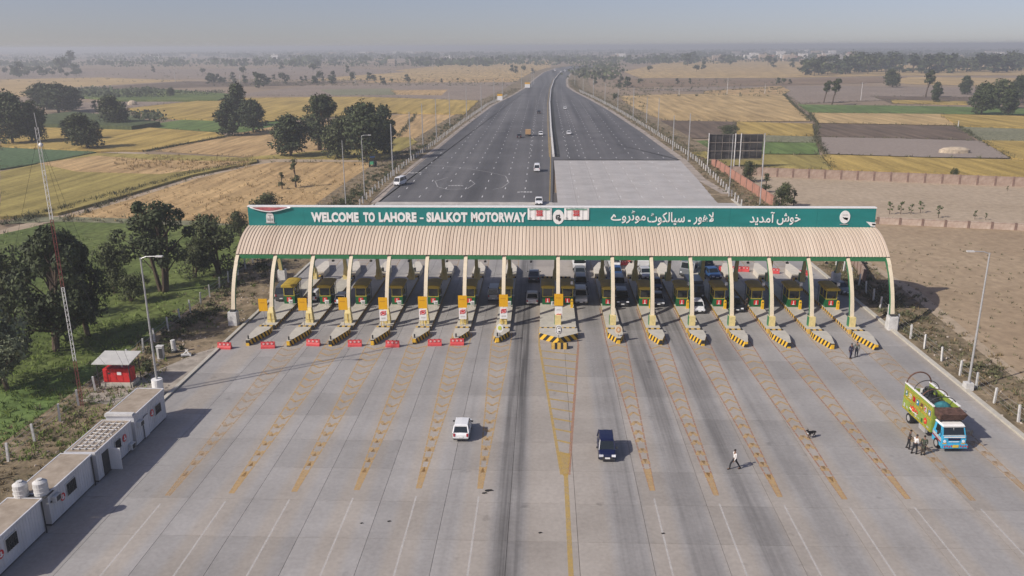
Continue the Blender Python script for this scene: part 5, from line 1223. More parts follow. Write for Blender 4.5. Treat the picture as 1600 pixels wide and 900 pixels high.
# ================================================================== VEHICLES  (built facing -Y)
def paint(name, c, r=.3): return mat('car_paint_'+name, c, r, .03, 1, spec=.6)
PNT = dict(white=paint('white', (.72, .72, .71)), silver=paint('silver', (.42, .43, .44)), navy=paint('navy', (.006, .010, .045)), blue=paint('blue', (.03, .08, .2)), black=paint('black', (.012, .012, .014)), grey=paint('grey', (.16, .17, .18)), pearl=paint('pearl', (.55, .54, .50)), tan=paint('tan', (.45, .32, .18)), dkgrey=paint('dark_grey', (.07, .075, .08)))
lightm = mat('headlight_glass', (.75, .76, .78), .15, .02, 1, spec=.8); tail = mat('tail_light_red', (.35, .01, .015), .3, .05, 1)
def wheel(par, x, y, r=.29, w_=.18):
    w0 = MB(); N = 14; w0.add([(x+sx*w_/2, y+r*math.cos(2*math.pi*k/N), r+r*math.sin(2*math.pi*k/N)) for sx in (-1, 1) for k in range(N)], [tuple(range(N)), tuple(range(2*N-1, N-1, -1))]+[(k, N+k, N+(k+1) % N, (k+1) % N) for k in range(N)])
    ty = w0.build('wheel', black, par, local=True, fixn=True); N = 10; s_ = 1 if x > 0 else -1
    MB().add([(x+s_*(w_/2+.006), y+r*.6*math.cos(2*math.pi*k/N), r+r*.6*math.sin(2*math.pi*k/N)) for k in range(N)], [tuple(range(N))]).build('rim', galv, ty, local=True)
def make_car(kind, pnt):
    D = dict(hatch=dict(L=3.45, W=1.5, hs=.86, hr=1.46, ws=-.95, rf=-.42, rr=1.2, re=1.6, hood=.78, trunk=None),
             kei=dict(L=3.4, W=1.48, hs=.92, hr=1.62, ws=-1.1, rf=-.6, rr=1.38, re=1.62, hood=.86, trunk=None),
             sedan=dict(L=4.45, W=1.72, hs=.88, hr=1.45, ws=-1.05, rf=-.4, rr=.85, re=1.5, hood=.82, trunk=.9),
             suv=dict(L=4.6, W=1.84, hs=1.08, hr=1.82, ws=-1.15, rf=-.6, rr=1.85, re=2.2, hood=1.02, trunk=None),
             van=dict(L=3.6, W=1.6, hs=1.1, hr=1.9, ws=-1.62, rf=-1.2, rr=1.62, re=1.74, hood=.98, trunk=None),
             hiace=dict(L=4.8, W=1.75, hs=1.2, hr=2.1, ws=-2.15, rf=-1.55, rr=2.1, re=2.35, hood=1.05, trunk=None))[kind]
    t = thing('car', '', 'car', (0, 0, 0)); L2 = D['L']/2; w = D['W']/2; zb = .24; hs = D['hs']; hd = D['hood']
    st = [(-L2, .82, zb+.08, hd*.62), (-L2+.07, .93, zb, hd*.86), (-L2+.35, .99, zb, hd*.97), (D['ws'], 1, zb, hs)]
    st += [(D['ws']+.3, 1, zb, hs+.01), (D['rr']-.3, 1, zb, hs+.02)]
    if D['trunk']: st += [(D['re'], .98, zb, D['trunk']), (L2-.15, .95, zb, D['trunk']*.98), (L2, .86, zb+.1, D['trunk']*.7)]
    else: st += [(L2-.12, .97, zb, hs), (L2, .9, zb+.06, hs*.78)]
    rings = []
    for y, k, z0, z1 in st:
        a = w*k; rings.append([(-a*.9, y, z0), (-a, y, z0+.14), (-a, y, z0+(z1-z0)*.62), (-a*.95, y, z1-.05), (-a*.84, y, z1), (0, y, z1+.02), (a*.84, y, z1), (a*.95, y, z1-.05), (a, y, z0+(z1-z0)*.62), (a, y, z0+.14), (a*.9, y, z0)])
    body = MB().loft(rings).build('body', pnt, t, local=True, fixn=True, smooth=False)
    zr = D['hr']; ww = w*.93; wr = w*.76
    g_ = [(D['ws'], hs-.02, ww*.96), (D['rf'], zr-.03, wr), ((D['rf']+D['rr'])/2, zr, wr*1.02), (D['rr'], zr-.04, wr), (D['re'], hs-.0, ww*.95)]
    rg = []
    for y, z, wt in g_:
        f = (z-hs)/(zr-hs); wb = ww; wt_ = wr+(ww-wr)*(1-max(0, f)); rg.append([(-wb, y, hs-.06), (-wt_, y, max(z, hs-.05)), (wt_, y, max(z, hs-.05)), (wb, y, hs-.06)])
    MB().loft(rg).build('windows', glass, t, local=True, fixn=True)
    mb = MB(); e = .02
    mb.loft([[(-wr*k-.03, y, z-.06), (-wr*k, y, z+.015), (0, y, z+.04), (wr*k, y, z+.015), (wr*k+.03, y, z-.06)] for y, z, k in ((D['rf']-.06, zr-.06, .98), (D['rf']+.15, zr, 1.02), ((D['rf']+D['rr'])/2, zr+.02, 1.04), (D['rr']-.1, zr, 1.02), (D['rr']+.08, zr-.07, .98))])
    def pil(y0, y1, z1_, wd=.045):
        for s in (-1, 1): mb.tube([(s*(ww+.0), y0, hs-.03), (s*(wr+.01), y1, z1_)], wd, 5)
    pil(D['ws'], D['rf'], zr-.03); pil(D['re'], D['rr'], zr-.04, .07 if kind != 'van' else .09); m_ = (D['rf']+D['rr'])/2; pil(m_-.05, m_-.05, zr-.02, .04)
    if kind in ('suv', 'hiace', 'van'): pil(m_+.75, m_+.75, zr-.02, .06)
    mb.build('roof', pnt, t, local=True, fixn=True)
    for x in (-w+.1, w-.1):
        for y in (-L2+.68, L2-.66): wheel(t, x*1.02, y, .29 if kind in ('hatch', 'kei', 'van') else .33)
    for s in (-1, 1):
        MB().box((s*w*.72, -L2+.03, hd*.74), (.34, .14, .17), 0, s*-.15).build('headlight', lightm, t, local=True)
        MB().box((s*w*.8, L2-.02, hs*.80), (.16, .12, .26)).build('tail_light', tail, t, local=True)
        MB().box((s*(w+.1), D['ws']+.25, hs+.08), (.18, .1, .13)).build('mirror', darkm, t, local=True)
    mb = MB(); mb.box((0, -L2-.01, .42), (w*1.2, .06, .18)); mb.box((0, -L2+.02, .3), (w*1.7, .08, .14)); mb.build('grille', darkm, t, local=True); MB().box((0, L2, .3), (w*1.75, .07, .13)).build('rear_bumper', darkm, t, local=True)
    MB().box((0, -L2-.05, .44), (.42, .03, .14)).build('number_plate', whitep, t, local=True); MB().box((0, L2+.02, .52), (.42, .03, .14)).build('number_plate', whitep, t, local=True)
    mb = MB(); mb.box((0, 0, zb+.02), (w*1.6, D['L']*.86, .16)); mb.build('underbody', black, t, local=True)
    return t
CP = {}
def car(kind, pnt, px, py, label, rz=0., back=False, group=None, cat=None):
    x, y = G(px, py); L = dict(hatch=3.45, kei=3.4, sedan=4.45, suv=4.6, van=3.6, hiace=4.8)[kind]
    y += L/2; rz = rz+(math.pi if back else 0)
    if kind not in CP:
        CP[kind] = o = make_car(kind, PNT[pnt]); o.location = (x, y, .01); o.rotation_euler = (0, 0, rz); o['label'] = label
    else:
        o = copy_tree(CP[kind], (x, y, .01), rz, label)
        for ch in o.children:
            if ch.name.split('.')[0] in ('body', 'roof'): ch.material_slots[0].link = 'OBJECT'; ch.material_slots[0].material = PNT[pnt]
    o['category'] = cat or ('van' if kind in ('van', 'hiace') else 'car')
    if kind in ('van', 'hiace'): o.name = 'van'
    if group: o['group'] = group
    return o
car('hatch', 'white', 720, 691, 'white hatchback seen from behind on the open plaza', back=True)
car('kei', 'navy', 949, 723, 'dark navy small car driving toward the viewer on the open plaza')
car('van', 'silver', 771, 472, 'silver van seen from behind in the second lane left of the centre', back=True)
car('sedan', 'pearl', 831.5, 478, 'pale sedan with red tail lights in the lane left of the central booths', back=True)
car('sedan', 'grey', 834, 442, 'dark grey car in the shade ahead of the pale sedan', back=True)
car('suv', 'pearl', 908, 477, 'dusty pale pickup heading the queue right of the central booths')
car('suv', 'dkgrey', 908, 456, 'dark car second in the queue right of the central booths')
car('sedan', 'grey', 907, 437, 'grey car third in the queue right of the central booths')
car('suv', 'black', 973, 480, 'black car with a chrome nose heading the second right-hand lane')
car('suv', 'grey', 968, 457, 'grey boxy vehicle second in the second right-hand lane')
car('sedan', 'blue', 964, 436, 'blue car behind the grey boxy one in the second right-hand lane')
car('hiace', 'white', 961, 421, 'white van last in the queue of the second right-hand lane')
car('sedan', 'grey', 1029, 480, 'grey car with a bright grille heading the third right-hand lane')
car('sedan', 'navy', 1026, 456, 'dark blue car in the shade of the third right-hand lane')
car('sedan', 'silver', 1010, 438, 'silver car behind the white bus in the third right-hand lane', .1)
car('hatch', 'white', 1093, 491, 'white hatchback leaving the fourth right-hand lane')
car('sedan', 'black', 1152, 489, 'black sedan leaving the fifth right-hand lane')
car('suv', 'navy', 1107, 428, 'dark blue car waiting behind the concrete mixer lane', .2)
car('sedan', 'blue', 1116, 438, 'blue saloon beside the dark blue one behind the fifth right-hand booth', .2)
car('sedan', 'grey', 1318, 462, 'grey car parked in the shade beyond the last booth on the right', .3)
car('hiace', 'dkgrey', 437, 472, 'dark parked van beside the outermost left booth', .1, True)
car('hatch', 'white', 487, 473, 'white hatchback standing in the shade of the second left lane', 0, True)
car('hatch', 'white', 531, 478, 'white hatchback half hidden by the third rib from the left', 0, True)
car('sedan', 'white', 842, 321, 'white car just beyond the sign left of the median')
car('hiace', 'white', 839, 269, 'white van casting a shadow on the asphalt left of the median', 0, True)
car('hiace', 'white', 623, 291, 'white van alone on the far left of the asphalt', -.25)
for k, (kd, pn, px, py, bk, lab) in enumerate([('sedan', 'black', 811, 216, True, 'black car left of the small tan truck on the motorway'), ('sedan', 'white', 845, 212, False, 'white car right of the small tan truck on the motorway'), ('suv', 'black', 842, 178, True, 'dark car alone far up the left carriageway'), ('sedan', 'white', 889, 211, False, 'nearer white car on the right carriageway'), ('sedan', 'white', 883, 171, False, 'farther white car on the right carriageway'),
        ('suv', 'black', 864, 113, True, 'far dark car at the bend left of the median'), ('suv', 'white', 867, 111, True, 'far white car at the bend left of the median'), ('suv', 'white', 876.5, 113.5, False, 'far white car at the bend right of the median'), ('hiace', 'white', 883, 112, False, 'far white van at the bend right of the median')]):
    o = car(kd, pn, px, py, lab, 0, bk)
    if k > 4: o.scale = (1.35, 1.35, 1.35)
# small tractor in the harvested field
x, y = G(582, 260); t = thing('tractor', 'small green tractor in the harvested field beside the grove', 'tractor', (x, y, -.1)); MB().box((x, y, 1.1), (1.1, 2.4, .8), taper=.9).build('body', mat('tractor_green', (.05, .25, .12), .5), t); MB().box((x, y+.6, 2.1), (1.3, 1.3, 1.2), taper=.9).build('cab', glass, t); MB().box((x, y+.6, 2.75), (1.5, 1.5, .12)).build('roof', PNT['blue'], t)
for s_ in (-1, 1): MB().tube([(x+s_*.75, y+.7, .75), (x+s_*1.1, y+.7, .75)], .75, 12).build('wheel', black, t); MB().tube([(x+s_*.6, y-.9, .4), (x+s_*.85, y-.9, .4)], .4, 10).build('wheel', black, t)

# lorries
def lorry(px, py, cabm, boxm, label, name='truck', rz=0., blen=4.2, W=2.0, hc=2.1, hb=2.5, back=False, parts=None):
    x, y = G(px, py); t = thing(name, label, 'truck', (x, y, 0)); t.rotation_euler = (0, 0, rz+(math.pi if back else 0))
    if back: t.location = (x, y+blen+1.6, 0)
    MB().loft([[(-W/2, yy, z0), (-W/2, yy, z1), (W/2, yy, z1), (W/2, yy, z0)] for yy, z0, z1 in ((0, .45, hc*.55), (.12, .4, hc*.6), (.45, .4, hc), (1.6, .4, hc))]).build('cab', cabm, t, local=True, fixn=True)
    mb = MB(); mb.add([(-W*.42, .10, hc*.62), (W*.42, .10, hc*.62), (W*.40, .40, hc*.95), (-W*.40, .40, hc*.95)], [(0, 1, 2, 3)]); mb.build('windscreen', glass, t, local=True)
    for s in (-1, 1): MB().box((s*W/2, .95, hc*.77), (.03, .8, hc*.3)).build('side_window', glass, t, local=True); MB().box((s*W*.38, -.02, .8), (.26, .06, .2)).build('headlight', lightm, t, local=True)
    MB().box((0, -.04, .45), (W, .12, .25)).build('bumper', darkm, t, local=True); MB().box((0, 1.6+blen/2, .6), (W*.5, blen+1, .25)).build('chassis', darkm, t, local=True)
    if parts is None: MB().box((0, 1.75+blen/2, (hb+.8)/2), (W+.1, blen, hb-.8)).build('cargo_body', boxm, t, local=True)
    else: parts(t)
    for s in (-1, 1):
        for yy in (.75, 1.4+blen*.75): wheel(t, s*(W/2-.12), yy, .38, .26)
    return t
lorry(905, 424, PNT['white'], whitep, 'white box truck fourth in the queue right of the central booths', hb=2.9)
lorry(1005, 421, PNT['white'], whitep, 'white tall bus last in the third right-hand lane', 'bus', hb=2.7, hc=2.6, blen=3.6)
lorry(825, 213, PNT['tan'], mat('tan_load', (.42, .26, .12), .8), 'small tan loaded truck on the left carriageway', blen=3.4, back=True)
def mixer(t):
    mb = MB(); d = Vector((0, .93, .36)); c0 = Vector((0, 1.9, 1.5)); prof = [(0, .45), (.3, 1.0), (1.1, 1.4), (2.1, 1.45), (3.2, 1.0), (4.2, .6)]
    mb.tube([c0+d*a for a, _ in prof], [r_ for _, r_ in prof], 16); mb.build('drum', mat('mixer_green_grey', (.30, .36, .33), .5, .1, 1), t, local=True)
    mb = MB()
    for q in range(26): a = q*.55; f = q/25*4; rr_ = 1.48 if 1 < f < 2.4 else 1.1+.3*(1-abs(f-1.9)/2.2); p = c0+d*f+Vector((math.cos(a)*rr_, -math.sin(a)*.36*rr_, math.sin(a)*.93*rr_)); mb.box(p, (.16, .16, .16))
    mb.build('spiral_band', whitep, t, local=True)
    MB().box((0, 5.6, 2.9), (.7, .8, .9), taper=1.4).build('hopper', galv, t, local=True)
    mb = MB(); [mb.tube([(s*.5, 6.0, .6), (s*.4, 5.4, 2.6)], .06, 5) for s in (-1, 1)]; mb.tube([(0, 5.9, 2.2), (.3, 6.8, 1.2)], .15, 6); mb.build('rear_frame', whited, t, local=True)
lorry(1072, 434, PNT['grey'], None, 'concrete mixer truck with a tilted grey-green drum behind the third and fourth booths', 'mixer_truck', -.55, 5.2, 2.3, 2.4, parts=mixer)
lorry(1089, 470, PNT['dkgrey'], PNT['grey'], 'dark grey truck behind the white hatchback of the fourth right-hand lane', hb=2.4, blen=3.6)

# painted truck on the right
tx, ty = G(1488, 706); BW = 2.3
t = thing('painted_truck', 'decorated truck with lime green painted sides and a blue and white cab', 'truck', (tx, ty, 0)); t.rotation_euler = (0, 0, R(2))
lime = mat('lime_truck_paint', (.23, .30, .05), .5, .15, 2); sky_b = mat('sky_blue_paint', (.05, .35, .55), .35, .15, 2); gold = mat('gold_yellow_paint', (.68, .48, .05), .5, .1, 3)
W = 2.15
MB().loft([[(-W/2*k, yy, z0), (-W/2*k, yy, z1), (-W/2*k2, yy+dy, z2), (W/2*k2, yy+dy, z2), (W/2*k, yy, z1), (W/2*k, yy, z0)] for yy, z0, z1, z2, k, k2, dy in ((0, .55, 1.25, 1.3, .96, .94, .02), (.10, .5, 1.45, 1.5, 1, .98, .0), (1.7, .5, 1.45, 1.5, 1, .98, 0))]).build('lower_cab', sky_b, t, local=True, fixn=True)
MB().loft([[(-W/2*.97, y0, 1.49), (-W/2*.9, y1, 2.3), (W/2*.9, y1, 2.3), (W/2*.97, y0, 1.49)] for y0, y1 in ((.12, .42), (1.65, 1.6))]).build('upper_cab', sky_b, t, local=True, fixn=True)
MB().loft([[(-W/2*.93, yy, 2.28), (-W/2*.86, yy, z), (W/2*.86, yy, z), (W/2*.93, yy, 2.28)] for yy, z in ((.3, 2.33), (.5, 2.42), (1.5, 2.44), (1.7, 2.36))]).build('cab_roof', whitep, t, local=True, fixn=True)
ws_ = MB().add([(-W*.43, .14, 1.56), (W*.43, .14, 1.56), (W*.40, .385, 2.22), (-W*.40, .385, 2.22)], [(0, 1, 2, 3)]).build('windscreen', glass, t, local=True)
mb = MB(); mb.tube([(0, .24, 1.7), (0, .36, 2.15)], .025, 4); mb.box((0, .1, 1.53), (W*.9, .05, .05)); mb.box((0, .34, 2.24), (W*.86, .05, .06)); mb.build('windscreen_trim', whited, ws_, local=True)
for s in (-1, 1):
    MB().add([(s*(W/2*.97+.012), .42, 1.56), (s*(W/2*.97+.012), 1.3, 1.56), (s*(W/2*.905+.012), 1.25, 2.2), (s*(W/2*.905+.012), .6, 2.2)], [(0, 1, 2, 3), (3, 2, 1, 0)]).build('side_window', glass, t, local=True)
    MB().tube([(s*W*.38, -.03, 1.02), (s*W*.38, .05, 1.02)], .13, 12).build('headlight', lightm, t, local=True)
    MB().box((s*W*.38, -.02, .8), (.34, .04, .12)).build('indicator', orange, t, local=True)
    mb = MB(); mb.tube([(s*W/2, .3, 1.9), (s*(W/2+.35), .1, 1.95)], .025, 4); mb.box((s*(W/2+.38), .08, 1.85), (.2, .05, .34)); mb.build('mirror', darkm, t, local=True)
    mb = MB(); mb.add([(s*(W/2+.012), .12, .95), (s*(W/2+.012), 1.65, 1.15), (s*(W/2+.012), 1.65, 1.4), (s*(W/2+.012), .12, 1.25)], [(0, 1, 2, 3), (3, 2, 1, 0)]); mb.build('white_flash', whitep, t, local=True)
    mb = MB(); mb.add([(s*(W/2+.02), .15, .82), (s*(W/2+.02), 1.65, .98), (s*(W/2+.02), 1.65, 1.12), (s*(W/2+.02), .15, .95)], [(0, 1, 2, 3), (3, 2, 1, 0)]); mb.build('red_flash', redp, t, local=True)
MB().box((0, -.005, 1.2), (W*.5, .05, .18)).build('grille', PNT['navy'], t, local=True)
mb = MB(); mb.box((0, -.02, 1.42), (W*.86, .04, .1)); mb.box((0, -.01, .98), (W*.42, .04, .06)); mb.build('white_band', whitep, t, local=True)
bmp = MB().box((0, -.12, .62), (W+.1, .22, .34)).build('bumper', sky_b, t, local=True)
mb = MB(); [mb.box((-W*.42+k*.2, -.24, .62+.06*(k % 2)), (.09, .03, .16)) for k in range(11) if k not in (5, 6)]; mb.build('bumper_art', mat('red_art', (.55, .05, .05), .5), bmp, local=True)
MB().box((.06, -.25, .66), (.5, .03, .24)).build('number_plate', gold, bmp, local=True)
MB().box((0, 3.9, .62), (1.0, 6.4, .26)).build('chassis', darkm, t, local=True)
z0, z1 = .95, 3.45; yf, yr = 1.95, 7.4
def art(s, par):
    """flat painting on one side: bands, framed pictures, flowers and script"""
    X = s*(BW/2+.045); ex = lambda y0, y1, za, zb, m_, nm, o=0.: MB().add([(X+s*(.012+o), y0, za), (X+s*(.012+o), y1, za), (X+s*(.012+o), y1, zb), (X+s*(.012+o), y0, zb)], [(0, 1, 2, 3), (3, 2, 1, 0)]).build(nm, m_, par, local=True)
    ex(yf, yr, 2.05, 2.2, gold, 'gold_band'); ex(yf, yr, 1.0, 1.1, gold, 'gold_band'); ex(yf+.1, yr-.1, 3.05, 3.15, gold, 'gold_band')
    for k in range(7):
        ya = yf+.12+k*(yr-yf-.2)/7; yb = ya+(yr-yf-.2)/7-.12; m_ = [mat('picture_blue', (.2, .35, .5), .6), whitep, mat('picture_brown', (.25, .12, .07), .6), sky_b, redp, whitep, mat('picture_teal', (.1, .3, .25), .6)][k]
        ex(ya, yb, 2.3, 2.95, gold, 'picture_frame'); ex(ya+.07, yb-.07, 2.36, 2.89, m_, 'picture', .006)
        mb = MB(); [mb.ball((X+s*.03, rnd.uniform(ya+.15, yb-.15), rnd.uniform(2.45, 2.8)), (.015, .08, .08), 0, 6, 4) for _ in range(3)]; mb.build('picture_motif', [whitep, redp, gold][k % 3], par, local=True)
    for yc, zc, r_ in ((yf+.95, 1.62, .3), (yf+3.4, 1.7, .26)):
        mb = MB(); [mb.ball((X+s*.03, yc+r_*.6*math.cos(a), zc+r_*.6*math.sin(a)), (.02, r_*.5, r_*.5), 0, 7, 5) for a in [q*1.257 for q in range(5)]]; mb.build('red_flower', redp, par, local=True); MB().ball((X+s*.05, yc, zc), (.02, r_*.3, r_*.3), 0, 6, 4).build('flower_centre', gold, par, local=True)
    for q in range(9):
        ex(yf+.3+q*.58, yf+.62+q*.58, 1.16+.1*(q % 2), 1.32+.12*(q % 3), [whitep, gold, mat('leaf_green', (.06, .25, .05), .5), whitep][q % 4], 'flourish', .004)
    # red hand-painted script
    mb = MB()
    for q, (ya, za) in enumerate(((4.6, 1.65), (4.95, 1.75), (5.3, 1.62), (5.65, 1.8))): mb.tube([(X+s*.03, ya+.17*math.cos(a), za+.14*math.sin(a)) for a in [k*.6+q for k in range(8)]], .05, 4)
    mb.build('red_script', redp, par, local=True)
    mb = MB(); mb.tube([(X+s*.03, 4.4, 1.5), (X+s*.03, 5.2, 1.42), (X+s*.03, 5.95, 1.55)], .035, 4); mb.build('white_script_line', whitep, par, local=True)
for s in (-1, 1):
    sd_ = MB().box((s*BW/2, (yf+yr)/2, (z0+z1)/2), (.09, yr-yf, z1-z0)).build('cargo_side', lime, t, local=True); art(s, sd_)
    MB().box((s*BW/2, (yf+yr)/2, z1+.04), (.16, yr-yf+.1, .1)).build('top_rail', whitep, t, local=True)
MB().box((0, yf, 2.1), (BW, .1, 2.3)).build('front_board', lime, t, local=True); MB().box((0, yr, 1.9), (BW, .1, 1.9)).build('tailgate', lime, t, local=True)
MB().box((0, (yf+yr)/2, 1.0), (BW-.05, yr-yf-.1, .12)).build('bed', rust, t, local=True)
MB().loft([[(-1.0, 1.9, 2.62), (-1.02, .85, 2.66), (1.02, .85, 2.66), (1.0, 1.9, 2.62)], [(-1.12, 1.9, 3.4), (-1.16, .5, 3.3), (1.16, .5, 3.3), (1.12, 1.9, 3.4)]]).build('crown_box', mat('dark_carved_wood', (.10, .055, .04), .8, .5, 3), t, local=True, fixn=True)
mb = MB(); mb.box((0, 1.7, 2.6), (1.8, .1, .5)); mb.box((-.9, 1.3, 2.6), (.06, .8, .4)); mb.box((.9, 1.3, 2.6), (.06, .8, .4)); mb.build('crown_supports', darkm, t, local=True)
for k, y in enumerate((2.7, 4.1, 5.7, 7.25)):
    hgt = (.6, .75, .95, 1.15)[k]; mb = MB(); mb.tube([(BW/2*math.cos(a), y, z1+hgt*math.sin(a)) for a in [q*math.pi/14 for q in range(15)]], .045 if k < 3 else .07, 6); mb.build('hoop', rust if k in (1, 3) else darkm, t, local=True)
ld = mat('dark_load', (.03, .032, .035), .9, .5, 3, .03)
load = thing('truck_load', 'tangled dark cable coils and cloth piled in the painted truck', 'load', (tx, ty, 1.06)); load.rotation_euler = (0, 0, R(2))
for q in range(9):
    mb = MB(); cx, cy, cz, r_ = rnd.uniform(-.5, .5), rnd.uniform(3.0, 5.6), rnd.uniform(1.6, 2.5), rnd.uniform(.35, .55); ti = rnd.uniform(-.9, .9)
    for l in range(4): mb.tube([(cx+r_*math.cos(a), cy+r_*math.sin(a)*math.cos(ti), cz+.1*l+r_*math.sin(a)*math.sin(ti)) for a in [k*math.pi/8 for k in range(17)]], .035, 4)
    mb.build('cable_coil', [ld, darkm, ld][q % 3], load, local=True)
mb = MB(); mb.ball((0, 2.7, 1.6), (.95, .7, .95), 0, 12, 8); mb.build('tarpaulin', mat('teal_tarpaulin', (.03, .14, .16), .8, .3, 3), load, local=True)
mb = MB(); mb.ball((-.1, 4.9, 1.2), (.95, 1.5, 1.2), 0, 12, 8); mb.build('sacking', ld, load, local=True)
MB().box((.2, 6.6, 1.3), (.5, .5, 1.6), taper=.8).build('white_can', whited, load, local=True)
for s in (-1, 1):
    for yy in (0,):
        pass
    wheel(t, s*(W/2-.12), .85, .46, .28); wheel(t, s*(BW/2-.12), 5.9, .48, .4)
MB().box((-1.05, 3.4, .7), (.25, 1.2, .5)).build('fuel_tank', galv, t, local=True)

# ================================================================== PEOPLE AND A DOG
def skin_mesh(name, verts, edges, radii, mt, parent, sub=1):
    me = bpy.data.meshes.new(name); me.from_pydata([Vector(v) for v in verts], edges, []); o = bpy.data.objects.new(name, me); COL.objects.link(o)
    sk = o.modifiers.new('skin', 'SKIN'); sk.use_smooth_shade = True
    if not me.skin_vertices: me.skin_vertices.new(name='')
    for k, r_ in enumerate(radii): d = me.skin_vertices[0].data[k]; d.radius = (r_, r_) if not isinstance(r_, tuple) else r_; d.use_root = (k == 0)
    o.modifiers.new('sub', 'SUBSURF').levels = sub; o.modifiers['sub'].render_levels = sub
    bpy.context.view_layer.update(); m2 = bpy.data.meshes.new_from_object(o.evaluated_get(bpy.context.evaluated_depsgraph_get())); bpy.data.objects.remove(o); bpy.data.meshes.remove(me)
    m2.materials.clear(); m2.materials.append(mt); m2.name = name
    o = bpy.data.objects.new(name, m2); COL.objects.link(o); o.parent = parent; return o
skinm = mat('brown_skin', (.20, .11, .07), .6, .05, 3); hairm = mat('black_hair', (.012, .01, .009), .7, .1, 9)
def person(px, py, label, shirt, trousers, rz, stride=.0, bend=0., long_=False, arms=(0., 0.), hgt=1.76):
    x, y = G(px, py); t = thing('person', label, 'person', (x, y, 0)); t.rotation_euler = (0, 0, rz)     # faces -Y before turning
    k = hgt/1.75; s = stride
    J = {}
    J['pel'] = Vector((0, 0, .95-abs(s)*.05)); J['sp'] = Vector((0, -.02-bend*.1, 1.15)); J['ch'] = Vector((0, -.0-bend*.25, 1.36-bend*.05)); J['nk'] = Vector((0, -.02-bend*.34, 1.5-bend*.08)); J['hd0'] = Vector((0, -.03-bend*.38, 1.57-bend*.09)); J['hd'] = Vector((0, -.04-bend*.42, 1.66-bend*.1)); J['hd2'] = Vector((0, -.03-bend*.43, 1.73-bend*.1))
    for sd, q in ((-1, 1), (1, -1)):
        J[f'hip{sd}'] = Vector((sd*.1, 0, .9-abs(s)*.05)); J[f'kn{sd}'] = Vector((sd*.11, -q*s*.32-.03, .5)); J[f'an{sd}'] = Vector((sd*.11, -q*s*.42+(.12*s if q < 0 else 0), .08+(.06*s if q < 0 else 0))); J[f'toe{sd}'] = J[f'an{sd}']+Vector((sd*.03, -.19, -.04))
        J[f'sh{sd}'] = Vector((sd*.19, J['ch'].y, 1.42-bend*.06)); a = arms[0 if sd < 0 else 1]; sw = q*s*.5
        J[f'el{sd}'] = J[f'sh{sd}']+Vector((sd*.06, sw*.22+.03-a*.1, -.27)); J[f'wr{sd}'] = J[f'el{sd}']+Vector((sd*.01-sd*a*.12, sw*.2-.06-a*.22, -.24+a*.2))
    def mesh(name, chain, rad, mt_, sub=1):
        names = []; V = []; E = []; Rr = []
        for a, b in chain:
            for n_ in (a, b):
                if n_ not in names: names.append(n_); V.append(J[n_]*k); Rr.append(rad[n_.rstrip('-1') if n_.rstrip('-1') in rad else n_])
            E.append((names.index(a), names.index(b)))
        return skin_mesh(name, V, E, Rr, mt_, t, sub)
    # hands: five curled fingers from each palm
    ch = [('pel', 'sp'), ('sp', 'ch'), ('ch', 'nk'), ('nk', 'hd0'), ('hd0', 'hd'), ('hd', 'hd2'), ('pel', 'hip-1'), ('pel', 'hip1')]
    rad = dict(pel=.11, sp=.10, ch=.12, nk=.052, hd0=.062, hd=.094, hd2=.06, hip=.075, kn=.052, an=.038, toe=.032, sh=.05, el=.036, wr=.026, pm=.034)
    for sd in (-1, 1):
        J[f'pm{sd}'] = J[f'wr{sd}']+(J[f'wr{sd}']-J[f'el{sd}']).normalized()*.08; rad[f'pm{sd}'] = .032
        ch += [(f'hip{sd}', f'kn{sd}'), (f'kn{sd}', f'an{sd}'), (f'an{sd}', f'toe{sd}'), ('ch', f'sh{sd}'), (f'sh{sd}', f'el{sd}'), (f'el{sd}', f'wr{sd}'), (f'wr{sd}', f'pm{sd}')]
        dr = (J[f'wr{sd}']-J[f'el{sd}']).normalized()
        for f in range(5):
            b = f'f{f}{"l" if sd < 0 else "r"}'; sp_ = (f-1.5)*.021 if f < 4 else -.05; ln = (.07, .08, .076, .06, .055)[f]
            J[b] = J[f'pm{sd}']+Vector((0, sp_, 0))+dr*ln*(.8 if f < 4 else .3)+Vector((-sd*.015, 0, 0)); rad[b] = .010; J[b+'t'] = J[b]+dr*ln*.5+Vector((-sd*.02, 0, 0)); rad[b+'t'] = .008; ch += [(f'pm{sd}', b), (b, b+'t')]
    for n_ in list(J):
        base = n_.replace('-1', '').replace('1', '') if n_ not in rad else n_
        if n_ not in rad: rad[n_] = rad[base]
    body = mesh('body', ch, rad, skinm)
    # face: nose and ears belong to the head, hair caps it
    hd = J['hd']*k; mb = MB(); mb.ball(hd+Vector((0, -.1, -.015)), (.014, .02, .024), 0, 6, 4)
    for sd in (-1, 1): mb.ball(hd+Vector((sd*.085, 0, -.01)), (.012, .02, .03), 0, 6, 4)
    mb.build('nose_and_ears', skinm, body, local=True)
    mb = MB(); [mb.ball(hd+Vector((sd*.034, -.086, .015)), (.013, .008, .009), 0, 6, 4) for sd in (-1, 1)]; mb.box(hd+Vector((0, -.086, -.05)), (.045, .012, .01)); mb.build('eyes_and_mouth', hairm, body, local=True)
    MB().ball(hd+Vector((0, .018, .035)), (.092, .098, .085), 0, 12, 8).build('hair', hairm, t, local=True)
    rs = dict(rad)
    cl = [('pel', 'sp'), ('sp', 'ch')]; rs2 = {n_: rad[n_]+.022 for n_ in rad}; rs2['ch'] = (.15); rs2['sp'] = .125; rs2['pel'] = .135
    for sd in (-1, 1): cl += [('ch', f'sh{sd}'), (f'sh{sd}', f'el{sd}'), (f'el{sd}', f'wr{sd}')]
    if long_: J['hem'] = Vector((0, 0, .58)); rs2['hem'] = .17; cl = [('pel', 'hem')]+cl
    mesh('shirt', cl, rs2, shirt)
